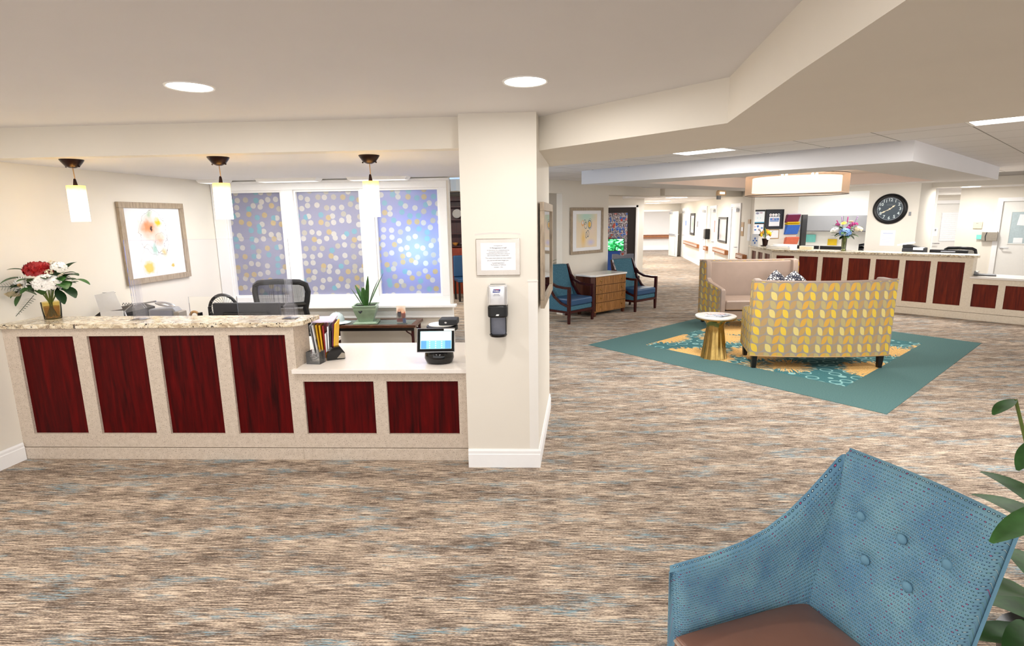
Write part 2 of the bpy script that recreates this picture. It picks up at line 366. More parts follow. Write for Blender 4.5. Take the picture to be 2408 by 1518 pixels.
def m_film():
    t = NT('dotted_window_film'); p = t.tc(); x, y, z = t.sep(p)
    n = t.new('ShaderNodeTexVoronoi', feature='F1', voronoi_dimensions='2D'); t.put(n.inputs['Vector'], t.comb(x, z, 0)); n.inputs['Scale'].default_value = 10.4; n.inputs['Randomness'].default_value = .68
    dot = t.ramp(n.outputs['Distance'], [(.325, (1,1,1,1)), (.34, (0,0,0,1))]); r, g, b = t.sep(n.outputs['Color'])
    dc = t.ramp(r, [(0, '#efeff2'), (.42, '#dcdad6'), (.6, '#e6d2a8'), (.80, '#8fd4f0')], 'CONSTANT'); dc = t.mix(t.math('MULTIPLY', t.noise(t.map((60, 60, 60)), 1, 3), .35), dc, '#b9b3a8')
    col = t.mix(dot, '#bcb8c4', dc)
    d = t.new('ShaderNodeBsdfDiffuse'); t.put(d.inputs[0], col); tr = t.new('ShaderNodeBsdfTranslucent'); t.put(tr.inputs[0], t.mix(dot, '#a8b8e8', t.mix(.5, dc, '#b8ad8c')))
    g_ = t.new('ShaderNodeBsdfGlossy'); g_.inputs['Roughness'].default_value = .25
    m1 = t.new('ShaderNodeMixShader'); m1.inputs[0].default_value = .55; t.t.links.new(d.outputs[0], m1.inputs[1]); t.t.links.new(tr.outputs[0], m1.inputs[2])
    m2 = t.new('ShaderNodeMixShader'); m2.inputs[0].default_value = .06; t.t.links.new(m1.outputs[0], m2.inputs[1]); t.t.links.new(g_.outputs[0], m2.inputs[2]); t.t.links.new(m2.outputs[0], t.o.inputs[0]); return t.m
M['film'] = m_film()
def printed(key, base, shapes, warp=0, emit=0, rough=.5, noisec=None):
    """flat print: shapes in the local x,z of the flat thing. e: ellipse, o: outline, r: rectangle"""
    t = NT(key); p = t.tc(); x, y, z = t.sep(p); q = t.comb(x, z, 0)
    if warp: 
        nn = t.new('ShaderNodeTexNoise'); t.put(nn.inputs['Vector'], q); nn.inputs['Scale'].default_value = 14; nn.inputs['Detail'].default_value = 3
        q = t.vmath('ADD', q, t.vmath('MULTIPLY', t.vmath('SUBTRACT', nn.outputs['Color'], (.5,.5,.5)), (warp, warp, 0)))
    col = None; col = t.mix(0, base, base)
    for sh in shapes:
        k = sh[0]
        if k in 'eo':
            _, cx, cy, rx, ry, w, c = sh[:7]
            d = t.vmath('LENGTH', t.vmath('MULTIPLY', t.vmath('SUBTRACT', q, (cx, cy, 0)), (1/rx, 1/ry, 0)))
            if k == 'e': f = t.ramp(d, [(max(0, 1-w), (1,1,1,1)), (1, (0,0,0,1))])
            else: f = t.math('LESS_THAN', t.math('ABSOLUTE', t.math('SUBTRACT', d, .9)), w)
        else:
            _, x0, x1, y0, y1, c = sh[:6]
            qq = t.vmath('ABSOLUTE', t.vmath('MULTIPLY', t.vmath('SUBTRACT', q, ((x0+x1)/2, (y0+y1)/2, 0)), (2/(x1-x0), 2/(y1-y0), 0))); a, b, _ = t.sep(qq)
            f = t.math('LESS_THAN', t.math('MAXIMUM', a, b), 1)
        col = t.mix(f, col, c)
    if noisec: col = t.mix(t.math('MULTIPLY', t.noise(t.comb(x, z, 0), noisec[1], 4), noisec[2]), col, noisec[0])
    if emit:
        return t.done(col, rough, Emission_Color=col, Emission_Strength=emit)
    return t.done(col, rough)
# ================================================================== structure
Q2 = math.sqrt(.5)
def AB(a, b): return ((a+b)*Q2, (b-a)*Q2)        # lobby ceiling grid axes (45 degrees)
def wall(name, p, q, z0, z1, th=.1, mat='wall', parent=None, holes=()):
    """wall from p to q (seen from the side on the right of p->q), thickness behind; holes (s0,s1,z0,z1) along its length"""
    L = math.hypot(q[0]-p[0], q[1]-p[1]); mb = MB(); s = 0
    for h in sorted(holes):
        if h[0] > s: mb.box(s, h[0], 0, th, z0, z1)
        if h[2] > z0: mb.box(h[0], h[1], 0, th, z0, h[2])
        if h[3] < z1: mb.box(h[0], h[1], 0, th, h[3], z1)
        s = h[1]
    if s < L: mb.box(s, L, 0, th, z0, z1)
    return struct(name, mb, M[mat], parent, loc=(p[0], p[1], 0), rotz=math.atan2(q[1]-p[1], q[0]-p[0]))
def along(p, q):
    return math.atan2(q[1]-p[1], q[0]-p[0])
def baseboard(name, p, q, h=.14, th=.014):
    L = math.hypot(q[0]-p[0], q[1]-p[1])
    prof = [(0, 0), (-th, 0), (-th, h*.72), (-th*.75, h*.76), (-th*.8, h*.9), (-th*.4, h), (0, h)]
    mb = MB().prism([(a, b) for a, b in prof][::-1], 0, L, 'x')
    return struct(name, mb, M['bb_white'], loc=(p[0], p[1], 0), rotz=along(p, q))
struct('floor', MB().box(-13, 17, -6, 33, -.1, 0), M['carpet'])
# --- reception side
LW0, LW1 = (-4.35, -.2), (-3.80, 6.5)            # left wall line
wall('wall_left', (-4.36, -.5), (-3.80, 6.55), 0, 2.6, .12)
baseboard('baseboard_left', (-4.36, -.5), (-4.008, 3.88))
col_poly = [(-.508, 3.785), (.005, 3.785), (.115, 5.07), (-.42, 5.07)]
struct('wall_column', MB().prism(col_poly, 0, 2.6), M['wall'])
baseboard('baseboard_column_front', (-.508, 3.785), (.019, 3.785))
baseboard('baseboard_column_side', (.005, 3.785), (.115, 5.07))
struct('trim_1', MB().box(-.058, .0065, 3.7825, 3.785, .10, 1.365).box(-.062, .009, 3.779, 3.785, 1.365, 1.372), M['wall_white'])   # corner guard
struct('wall_soffit', MB().box(-4.3, -.45, 3.89, 4.02, 2.265, 2.6), M['wall'])
struct('ceiling_alcove', MB().box(-4.3, -.3, 4.02, 6.9, 2.265, 2.34), M['ceiling'])
struct('ceiling_front', MB().prism([(-4.6, -4), (.42, -4), (.97, 2.98), (0, 4.02), (-4.6, 4.02)], 2.47, 2.56), M['ceiling'])
struct('wall_beam', MB().prism([(-.02, 4.03), (.97, 2.98), (1.90, 3.49), (.09, 5.30)], 2.25, 2.56).prism([(.97, 2.98), (.86, 1.98), (.36, -4), (9.39, -4), (1.90, 3.49)], 2.25, 2.56), M['wall'])
# --- window wall behind the reception desk
wins = [(-3.66, -2.975), (-2.83, -2.04), (-1.885, -1.12)]
wall('wall_window', (-3.85, 6.5), (-1.01, 6.5), 0, 2.3, .12, 'wall', holes=[(a+3.85, b+3.85, .895, 2.15) for a, b in wins])
wm = MB()
wm.box(-3.80, -1.03, 6.475, 6.5, 2.15, 2.235); wm.box(-3.80, -1.03, 6.475, 6.5, .79, .895); wm.box(-3.80, -1.0, 6.455, 6.5, 2.225, 2.255)
for a, b in ((-3.80, -3.66), (-2.975, -2.83), (-2.04, -1.885), (-1.12, -1.03)): wm.box(a, b, 6.475, 6.5, .895, 2.15)
struct('trim_2', wm, M['trim'], bevel=.004)
struct('trim_3', MB().box(-3.82, -.955, 6.40, 6.52, .765, .795), M['trim'], bevel=.006)
struct('trim_4', MB().box(-3.82, -.995, 6.475, 6.5, .655, .715).box(-3.82, -.99, 6.46, 6.5, .635, .66), M['trim'], bevel=.004)
for i, (a, b) in enumerate(wins):
    w = struct('window_%d' % (i+1), MB().box(a, b, 6.55, 6.556, .895, 2.15), M['film'])
    fr = MB(); fr.box(a, a+.022, 6.505, 6.555, .895, 2.15).box(b-.022, b, 6.505, 6.555, .895, 2.15).box(a+.022, b-.022, 6.505, 6.555, 2.128, 2.15).box(a+.022, b-.022, 6.505, 6.555, .895, .917)
    obj('sash', fr, M['trim'], w)
# --- dining room glimpsed past the window wall
struct('wall_dining_back', MB().box(-6, 0.2, 13.9, 14.0, 0, 2.5), M['wall'])
struct('ceiling_dining', MB().box(-6, .0, 6.9, 14.0, 2.40, 2.5), M['ceiling'])
struct('wall_dining_side', MB().box(-6.1, -6, 6.6, 14, 0, 2.5), M['wall'])
# --- lobby: drop ceiling with separate tiles
cel = struct('ceiling_lobby', MB().prism([AB(-8.6, 3.7), AB(6, 3.7), AB(6, 15.5), AB(-8.6, 15.5)], 2.452, 2.56), M['grid_bar'])
tb = MB(); hw = .299; tb.box(-hw, hw, -hw, hw, 0, .014); tile_me = tb.mesh('ceiling_tile'); tile_me.materials.append(M['tile'])
A0, B0, TP = -2.72, 5.03, .61
light_cells = {(-1, 0), (3, 0), (7, 1), (-3, 11), (-1, 11), (1, 11)}  # far row and outermost cell: unseen panels added to brighten station and lobby
for i in range(-8, 8):
    for j in range(-2, 13):
        a, b = A0+TP*(i+.5), B0+TP*(j+.5)
        if j < 0 and not (-5 < i < 6): continue
        if j >= 2 and -5.2 < a < -1.6 and b < 11.4: continue
        if j >= 2 and a > 1.2: continue
        if 6 < j < 11 and a < -1.5: continue
        if (i, j) in light_cells: continue
        x, y = AB(a, b)
        obj('ceiling_tile', tile_me, None, cel, loc=(x, y, 2.436), rotz=R(-45))
gb = MB()
for i in range(-8, 9):
    a = A0+TP*i; g = [AB(a-.0075, 3.8), AB(a+.0075, 3.8), AB(a+.0075, 13), AB(a-.0075, 13)]; gb.prism(g, 2.4365, 2.453)
for j in range(-2, 14):
    b = B0+TP*j; gb.prism([AB(-8, b-.0075), AB(3, b-.0075), AB(3, b+.0075), AB(-8, b+.0075)], 2.4363, 2.4535)
obj('grid_bar', gb, M['grid_bar'], cel)
# hanging tray soffit
tray = struct('ceiling_tray', MB(), M['tray'])
a0, a1, b0, b1, tw = -5.37, -1.39, 6.30, 11.40, .66
def frame_prism(a0, a1, b0, b1, w, z0, z1):
    out = [(a0, b0), (a1, b0), (a1, b1), (a0, b1)]; inn = [(a0+w, b0+w), (a1-w, b0+w), (a1-w, b1-w), (a0+w, b1-w)]
    mb = MB()
    for k in range(4):
        k2 = (k+1) % 4; mb.prism([AB(*out[k]), AB(*out[k2]), AB(*inn[k2]), AB(*inn[k])], z0, z1)
    return mb
me = frame_prism(a0, a1, b0, b1, tw, 2.25, 2.452).mesh('ceiling_tray'); me.materials.append(M['tray']); tray.data = me
struct('ceiling_recess', MB().prism([AB(a0+tw, b0+tw), AB(a1-tw, b0+tw), AB(a1-tw, b1-tw), AB(a0+tw, b1-tw)], 2.420, 2.45), M['tray_pink'])
obj('recess_lining', frame_prism(a0+tw-.001, a1-tw+.001, b0+tw-.001, b1-tw+.001, .012, 2.252, 2.42), M['tray_pink'], tray)
# --- picture wall W1 (45 degrees) with header over the opening
W1p = (.47, 10.17)
wall('wall_picture', W1p, (1.415, 11.115), 0, 2.46, .14, 'wall')
wall('wall_header', (-1.2, 8.5), W1p, 2.205, 2.46, .14, 'wall')
wall('wall_header_long', (1.415, 11.115), (2.68, 12.38), 2.195, 2.46, .3, 'wall')
baseboard('baseboard_picture', W1p, (1.415, 11.115))
struct('trim_5', MB().box(1.30, 1.336, -.006, 0, 0, 1.35), M['wall_white'], loc=(*W1p, 0), rotz=R(45))
wall('wall_niche', (-1.3, 10.6), (1.0, 12.9), 0, 2.46, .1, 'wall')
wall('wall_cross_beam', (2.82, 12.55), (5.2, 14.45), 2.215, 2.46, .3, 'wall')
# --- media room wall with doorway and corridor
wall('wall_media', (1.2, 16.5), (3.13, 16.5), 0, 2.46, .12, 'wall', holes=[(.3, 1.70, 0, 2.03)])
struct('ceiling_media', MB().box(0.4, 3.3, 11.9, 17.4, 2.36, 2.44), M['ceiling'])
fm = MB().box(2.90, 2.955, 16.47, 16.5, 0, 2.085).box(1.4, 2.955, 16.47, 16.5, 2.03, 2.085); struct('trim_6', fm, M['trim'])
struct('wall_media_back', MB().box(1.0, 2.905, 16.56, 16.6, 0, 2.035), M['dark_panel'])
CR0, CR1 = (5.03, 13.25), (6.42, 25.35)
CL0, CL1 = (3.13, 16.5), (4.17, 25.45)
wall('wall_corridor_left', CL0, CL1, 0, 2.4, .12)
wall('wall_corridor_right', CR0, CR1, 0, 2.46, .03)
o = bpy.data.objects['wall_corridor_right']          # thickness away from the corridor
for v in o.data.vertices: v.co.y = -v.co.y
o.data.flip_normals()
struct('ceiling_corridor', MB().prism([(2.7, 12.75), (5.2, 14.6), (6.6, 25.6), (9, 30.5), (2.5, 30.5), (2.5, 16.5)], 2.275, 2.35), M['ceiling'])
cra = along(CR0, CR1); cd_ = (math.cos(cra), math.sin(cra))
def CW(s, d=0, z=0): return (CR0[0]+cd_[0]*s-cd_[1]*d, CR0[1]+cd_[1]*s+cd_[0]*d, z)     # point on the corridor wall, d into the corridor
wall('wall_corridor_end', (4.1, 25.5), (6.5, 25.25), 0, 2.4, .12, 'wall', holes=[(.55, 1.86, 0, 1.95)])
struct('wall_corridor_beyond', MB().box(3, 9, 29.4, 29.5, 0, 2.4), M['wall_white'])
struct('baseboard_beyond', MB().box(3, 9, 29.37, 29.4, 0, .2), M['bb_white'])
def baseb_corr(n, s0, s1):
    m = MB().box(s0, s1, .0, .016, 0, .14); struct('baseboard_corridor_%d' % n, m, M['bb_white'], loc=(*CR0, 0), rotz=cra)
for n, (s0, s1) in enumerate(((.0, 1.2), (2.3, 4.1), (6.9, 10.4))): baseb_corr(n+1, s0, s1)
struct('trim_7', MB().box(.48, .55, -.02, 0, 0, 2.0).box(1.86, 1.95, -.02, 0, 0, 2.0).box(.48, 1.95, -.02, 0, 1.95, 2.02), M['trim'], loc=(4.1, 25.5, 0), rotz=along((4.1, 25.5), (6.5, 25.25)))
def corr_door(n, s0, s1, ztop=1.97):
    d = struct('door_%d' % n, MB().box(s0, s1, 0.0, .012, .005, ztop), M['door'], loc=(*CR0, 0), rotz=cra)
    obj('door_frame', MB().box(s0-.09, s0, 0, .03, 0, ztop+.09).box(s1, s1+.09, 0, .03, 0, ztop+.09).box(s0, s1, 0, .03, ztop, ztop+.09), M['trim'], d)
    obj('door_closer', MB().box(s0+.1, s0+.42, .012, .09, ztop-.12, ztop-.05).box(s0+.15, s0+.7, .05, .07, ztop-.04, ztop-.025), M['silver'], d)
    obj('door_handle', MB().tube([(s0+.08, .012, .95), (s0+.08, .07, .95), (s0+.2, .07, .95)], .012), M['silver'], d)
    return d
corr_door(1, 1.25, 2.15); corr_door(2, 4.25, 5.1); corr_door(3, 5.85, 6.75); corr_door(4, 10.55, 11.35)
dl = struct('door_5', MB().box(0, .95, -.045, 0, .01, 1.94), M['door'], loc=(5.99, 25.3, 0), rotz=R(-84))
obj('push_bar', MB().box(.1, .85, -.1, -.045, .9, .98), M['silver'], dl); obj('door_handle', MB().tube([(.84, 0, .95), (.84, .07, .95), (.72, .07, .95)], .014), M['silver'], dl)
obj('door_closer', MB().box(.05, .35, -.11, -.045, 1.83, 1.90), M['silver'], dl); obj('rod', MB().box(.78, .80, -.06, -.045, .05, 1.85), M['silver'], dl)
# --- nurses' station walls (45 degrees), s measured along e from Q, off along n
QX, QY = 7.17, 9.425
def ST(s, off, z=0): return (QX-s*Q2+off*Q2, QY+s*Q2+off*Q2, z)
KO = 2.2; TO = 4.5
def kw(name, s1, s0, off, z0, z1, mat='wall', th=.15, holes=()):     # s1 > s0, seen from the lobby: left end is s1
    return wall(name, ST(s1, off), ST(s0, off), z0, z1, th, mat, holes=holes)
SLA, SLB = (5.06, 13.40), (6.16, 13.55); sla = along(SLA, SLB)
def SL(s_, z): return (SLA[0]+s_*math.cos(sla), SLA[1]+s_*math.sin(sla), z)
wall('wall_station_left', SLA, SLB, 0, 2.46, .10)
kw('wall_station', 3.63, 1.28, KO, 0, 2.46, 'wall', .15, holes=[(0, 1.44, .0, 2.245)])
kw('wall_station_side', 1.285, 1.28, KO+.15, 0, 2.46, 'wall', 1.2)
kw('wall_office_back', 5.6, 1.4, 4.3, 0, 2.46, 'bright_wall')
struct('wall_office_left', MB().box(0, .1, .3, 2.2, 0, 2.46), M['bright_wall'], loc=ST(4.6, KO), rotz=R(-45))
struct('ceiling_office', MB().prism([ST(5.6, KO+.1)[:2], ST(1.2, KO+.1)[:2], ST(1.2, 4.5)[:2], ST(5.6, 4.5)[:2]][::-1], 2.4, 2.45), M['ceiling'])
kw('wall_thermostat', .992, -4.0, TO, 0, 2.46, 'wall', .1, holes=[(.755, 1.72, 0, 1.97)])
wall('wall_back_door', (9.3, 15.5), (11.9, 15.5), 0, 2.46, .1, 'wall', holes=[(1.26, 2.1, 0, 1.97)])
struct('wall_back_header', MB().box(9.2, 11.9, 14.9, 15.5, 2.19, 2.46), M['wall_white'])
struct('ceiling_back_hall', MB().prism([ST(1.28, 3.2)[:2], ST(-3.2, 3.2)[:2], (13.5, 12.0), (12.5, 15.6), (8.3, 15.6)], 2.28, 2.33), M['ceiling'])
kw('wall_bulkhead', 1.28, -3.2, 3.1, 2.28, 2.46, 'wall', .1)
wall('wall_back_left', (8.0, 15.5), (9.3, 15.5), 0, 2.46, .1, 'wall')
# doors in those walls
d = struct('door_6', MB().box(0, .965, .02, .06, .01, 1.97), M['door'], loc=ST(.237, TO), rotz=R(-45))
obj('door_frame', MB().box(-.09, 0, -.02, .08, 0, 2.05).box(.965, 1.05, -.02, .08, 0, 2.05).box(0, .965, -.02, .08, 1.97, 2.05), M['trim'], d)
gl = obj('window_pane', MB().box(.17, .80, .012, .022, 1.07, 1.74), plain('door_glass', '#b5c6cc', .15), d)
obj('pane_frame', MB().box(.15, .17, .006, .03, 1.05, 1.76).box(.80, .82, .006, .03, 1.05, 1.76).box(.17, .80, .006, .03, 1.05, 1.07).box(.17, .80, .006, .03, 1.74, 1.76), M['door'], d)
obj('paper_notice', MB().add([(.27, .008, 1.46), (.6, .008, 1.44), (.6, .008, 1.68), (.30, .008, 1.69)], [(0, 1, 2, 3)]).box(.25, .4, .008, .012, 1.08, 1.19), M['paper'], d)
obj('door_handle', MB().tube([(.07, .02, .97), (.07, -.05, .97), (.20, -.055, .97)], .013).lathe([(.03, 0), (.03, .01)], 12, (.07, .01, .965)), M['silver'], d)
d = struct('door_7', MB().box(0, .84, .02, .06, .01, 1.97), M['door'], loc=(10.56, 15.5, 0))
obj('door_frame', MB().box(-.12, 0, -.03, .08, 0, 2.06).box(.84, .95, -.03, .08, 0, 2.06).box(0, .84, -.03, .08, 1.97, 2.06), M['trim'], d)
obj('window_pane', MB().box(.27, .74, .008, .022, .98, 1.74), plain('blind_white', '#eceef2', .4), d)
for k in range(14): obj('blind_slat', MB().box(.275, .735, 0, .008, .995+k*.053, 1.03+k*.053), M['paper'], d)
obj('lock_plate', MB().box(.06, .21, .01, .02, 1.12, 1.34), M['paper'], d); obj('door_handle', MB().tube([(.1, .02, .93), (.1, -.06, .93), (.24, -.06, .93)], .016), M['silver'], d)
obj('keypad', MB().box(.13, .16, 0, .012, 1.26, 1.31), M['gray'], d)
# ================================================================== reception desk
def panelled(name, label, loc, rotz, x0, x1, panels, ztop, zp0, zp1, joint, depth, frame, wood, end_right=False):
    """counter front: speckled stone frame with recessed wood panels; local x along the front, y into the counter"""
    t = thing(name, label, 'counter', loc, rotz)
    obj('carcass', MB().box(x0, x1, .03, depth, joint, ztop), M[frame], t)
    obj('plinth', MB().box(x0, x1, -.006, depth, 0, joint-.006), M[frame], t, bevel=.003)
    obj('rail', MB().box(x0, x1, 0, .03, joint, zp0), M[frame], t); obj('rail', MB().box(x0, x1, 0, .03, zp1, ztop), M[frame], t)
    ed = [x0] + [v for p in panels for v in p] + [x1]
    for k in range(0, len(ed), 2):
        if ed[k+1]-ed[k] > .004: obj('stile', MB().box(ed[k], ed[k+1], 0, .03, zp0, zp1), M[frame], t)
    for a, b in panels: obj('panel', MB().box(a, b, .022, .0305, zp0, zp1), M[wood], t)
    return t
panelled('reception_counter', 'tall stone-framed reception counter with four dark red wood panels under granite', (0, 3.89, 0), 0, -4.02, -1.785,
    [(-3.905, -3.467), (-3.36, -2.924), (-2.812, -2.384), (-2.277, -1.851)], 1.04, .208, .978, .10, .27, 'stone', 'mahogany')
panelled('reception_counter', 'low stone-framed reception counter with two dark red panels beside the column', (0, 3.89, 0), 0, -1.785, -.505,
    [(-1.745, -1.214), (-1.118, -.584)], .69, .208, .622, .10, .84, 'stone', 'mahogany')
g = obj('granite_worktop', MB().prism([(-4.03, 3.862), (-1.80, 3.862), (-1.725, 3.93), (-1.70, 4.19), (-4.03, 4.21)], 1.04, 1.075), M['granite'], bevel=.005)
tag(g, 'speckled beige granite worktop on the tall reception counter', 'worktop')
g = obj('white_worktop', MB().box(-1.81, -.508, 3.855, 4.74, .69, .722), M['quartz'], bevel=.003); tag(g, 'white quartz worktop on the low reception counter beside the column', 'worktop')
# ---- pendants
def pendant(x, y, label):
    t = thing('pendant_lamp', label, 'pendant lamp', (x, y, 2.265), 0, 'pendant lamps over the reception counter')
    obj('canopy', MB().lathe([(.001, -.062), (.02, -.06), (.045, -.048), (.066, -.02), (.076, -.004), (.076, 0)], 24), M['bronze'], t, smooth=True)
    obj('canopy_screw', MB().ball((.05, 0, -.05), .006), M['bronze'], t); obj('canopy_screw', MB().ball((-.05, 0, -.05), .006), M['bronze'], t)
    obj('cord', MB().tube([(0, 0, -.06), (.004, 0, -.16)], .0035), M['tan'], t)
    obj('socket', MB().lathe([(.005, -.135), (.008, -.14), (.014, -.175), (.016, -.19)], 12), M['bronze'], t, smooth=True)
    sh = obj('shade', MB().lathe([(.055, -.188), (.0585, -.186), (.0585, -.446), (.055, -.446), (.055, -.19)], 28, cap=False).lathe([(.001, -.186), (.0575, -.186)], 28, cap=False), M['shade_glass'], t, smooth=True)
    lamp('pendant_bulb', 'POINT', (x, y, 2.265-.33), 7, (1, .9, .75), .05)
    return t
def m_shade():
    t = NT('shade_glass'); x, y, z = t.sep(t.tc()); n = t.noise(t.map((30, 30, 30)), 1, 3)
    k = t.math('ADD', z, t.math('MULTIPLY', n, .03)); col = t.ramp(t.math('MULTIPLY', t.math('ADD', k, .46), 3.4), [(.5, '#fffaf0'), (.72, '#fff2d0'), (.95, '#efd68e')])
    st = t.ramp(t.math('MULTIPLY', t.math('ADD', k, .46), 3.4), [(.0, (1,1,1,1)), (.55, (.8,.8,.8,1)), (.95, (.22,.22,.22,1))])
    tr = t.new('ShaderNodeBsdfTranslucent'); t.put(tr.inputs[0], col); em = t.new('ShaderNodeEmission'); t.put(em.inputs[0], col); t.put(em.inputs[1], t.math('MULTIPLY', st, 2.2))
    d = t.new('ShaderNodeBsdfDiffuse'); t.put(d.inputs[0], col); m1 = t.new('ShaderNodeMixShader'); m1.inputs[0].default_value = .5
    t.t.links.new(tr.outputs[0], m1.inputs[1]); t.t.links.new(d.outputs[0], m1.inputs[2]); ad = t.new('ShaderNodeAddShader'); t.t.links.new(m1.outputs[0], ad.inputs[0]); t.t.links.new(em.outputs[0], ad.inputs[1]); t.t.links.new(ad.outputs[0], t.o.inputs[0]); return t.m
M['shade_glass'] = m_shade()
pendant(-3.40, 4.06, 'cylindrical glass pendant lamp above the red and white bouquet'); pendant(-2.32, 4.10, 'cylindrical glass pendant lamp above the black monitor, middle of the three'); pendant(-1.23, 4.19, 'cylindrical glass pendant lamp above the potted snake plant')
# ---- recessed downlights
glow('lens', '#fffdf6', 7); 
def downlight(x, y, z, r, label, group, e=9, col=(1, .96, .91), light=True):
    t = thing('recessed_downlight', label, 'ceiling light', (x, y, z), 0, group)
    obj('trim_ring', MB().lathe([(r, -.004), (r*1.08, -.006), (r*1.12, 0)], 32, cap=False), M['white'], t, smooth=True)
    obj('lens', MB().lathe([(r*.99, -.002), (r*.99, 0.0)], 32), M['lens'], t)
    if light: lamp('downlight_lamp', 'AREA', (x, y, z-.02), e, col, r*1.9)
    return t
downlight(-1.735, 2.88, 2.47, .105, 'round ceiling downlight before the pendants on the reception side', 'front ceiling downlights'); downlight(-.05, 2.96, 2.47, .105, 'round ceiling downlight in front of the column', 'front ceiling downlights')
for x, y, nm in ((-1.75, .9, 'just ahead of the viewer, towards the counter'), (-.2, .9, 'straight above the viewer'), (-3.3, .9, 'by the side wall, beside the viewer'), (-1.75, -1.2, 'behind the viewer, towards the counter'), (-3.3, 2.6, 'by the side wall, above the bouquet end'), (-.2, -1.2, 'straight behind the viewer')):
    downlight(x, y, 2.47, .105, 'unseen round ceiling downlight ' + nm, 'downlights over the camera side')
# surface light boxes by the window
glow('diffuser_dim', '#f4f4f2', .5, '#f2f2f0')
for x0, x1, nm in ((-4.0+.2, -3.47, 'beside the painting'), (-3.13, -2.42, 'above the middle window'), (-2.10, -1.41, 'above the end window near the column')):
    t = thing('surface_light', 'slim white box light under the alcove ceiling ' + nm, 'ceiling light', (x0, 6.2, 2.265), 0, 'slim box lights along the window')
    obj('housing', MB().prism([(0, 0), (x1-x0, 0), (x1-x0-.03, -.035), (.03, -.035)], 0, .18, 'y'), M['white'], t); obj('diffuser', MB().box(.04, x1-x0-.04, .02, .16, -.037, -.034), M['diffuser_dim'], t)
lamp('alcove_light', 'AREA', (-2.4, 5.6, 2.24), 32, (1, .98, .95), 1.6, .5)
# ---- framed flower painting on the left wall
LWA = math.atan2(7.05, .56)
def framed(name, label, loc, rotz, w, h, fw, mat_frame, art, aw=None, ah=None, depth=.035, matc='paper', cat='picture', axy=(0, 0), group=None):
    """flat picture in local x (width), z (height, 0 = bottom), facing -y, back at y=0"""
    t = thing(name, label, cat, loc, rotz, group)
    for nm, b in (('frame_rail', (-w/2, w/2, h-fw, h)), ('frame_rail', (-w/2, w/2, 0, fw)), ('frame_stile', (-w/2, -w/2+fw, fw, h-fw)), ('frame_stile', (w/2-fw, w/2, fw, h-fw))):
        obj(nm, MB().box(b[0], b[1], -depth, 0, b[2], b[3]), M[mat_frame], t, bevel=.003)
    obj('mat_board', MB().box(-w/2+fw, w/2-fw, -.014, -.006, fw, h-fw), M[matc], t)
    if art:
        aw = aw or w-2*fw-.02; ah = ah or h-2*fw-.02
        obj('artwork', MB().box(-aw/2, aw/2, -.0155, -.0135, -ah/2, ah/2), art, t, loc=(axy[0], 0, h/2+axy[1]))
    return t
def LWP(s): return (-4.008+.0792*s/1.0031, 3.93+s/1.0031)
art1 = printed('flower_art', '#e6e9ee', [('e', -.07, .14, .17, .15, .75, '#e9a98c'), ('e', -.09, .16, .09, .08, .7, '#e88f62'), ('e', -.05, .28, .05, .05, .8, '#b8c9b4'), ('e', .06, .20, .06, .05, .6, '#dcc02e'), ('e', .05, .02, .10, .09, .8, '#e6b49a'), ('e', -.03, -.06, .05, .09, .8, '#a8cfc2'), ('e', -.05, .13, .018, .03, .5, '#4a3130'), ('e', .09, -.10, .06, .06, .8, '#d9c48c'), ('e', -.13, -.25, .085, .07, .5, '#e2c65e'), ('o', -.02, .1, .2, .24, .006, '#8a8684'), ('o', .07, -.02, .1, .12, .014, '#7d6f68'), ('o', -.12, -.2, .11, .2, .01, '#b5b09c'), ('e', .19, -.25, .03, .02, .5, '#d8bb55')], warp=.10)
a_, b_ = (-3.914, 5.10), (-3.847, 5.94)
framed('framed_painting', 'large watercolour flower painting in a weathered wood frame on the side wall', (-3.885+.004, 5.52, 1.215), along((-4.36, -.5), (-3.8, 6.55)), .86, .785, .055, 'frame_wood', art1, .74, .66)
bpy.data.objects['framed_painting'].rotation_euler[2] = along((-4.36, -.5), (-3.8, 6.55))
# ---- things on the column
t = thing('wall_plaque', 'engraved certificate plaque in a brushed steel frame on the column', 'plaque', (-.2615, 3.785, 1.409))
obj('frame', MB().box(-.15, .15, -.014, 0, 0, .25), M['stainless'], t, bevel=.004); obj('plate', MB().box(-.117, .12, -.0155, -.013, .037, .222), M['paper'], t)
lines = [('In recognition of', .0085, .203), ('Vi Management & Staff', .0125, .188), ('for their service, care, professional planning', .0085, .1725), ('and successful implementation of the', .0085, .1605), ('TidePointe Evacuation Plan before, during and', .0085, .149), ('after Hurricane Matthew in October 2016.', .0085, .1365), ('"You were there when we most needed', .0108, .119), ('you and we will never forget you."', .0108, .1035), ('In grateful appreciation,', .009, .086), ('The Residents of TidePointe', .009, .0735), ('November 1, 2016', .008, .058)]
for s_, z_, h_ in lines: text('lettering', s_, z_, M['ink'], t, (.0015, -.0157, h_))
obj('light_reflector', MB().grid(lambda u, v: (-.155+.31*u, -.004*v, .272+.010*math.sin(math.pi*u)+.012*v), 12, 1), M['wall_white'], t)  # pale arched strip just above the plaque
t = thing('sanitizer_dispenser', 'black and chrome wall hand sanitizer dispenser with drip tray on the column', 'dispenser', (-.267, 3.785, .995))
def rr(w, d, r=.02, n=5):
    pts = []
    for cx, cy, a0 in ((w/2-r, -d+r, -90), (-w/2+r, -d+r, 180)):
        for k in range(n+1):
            a = R(a0+90*k/n); pts.append((cx+r*math.cos(a), cy+r*math.sin(a)))
    return [(-w/2, 0)] + pts[n+1:] + pts[:n+1] + [(w/2, 0)]
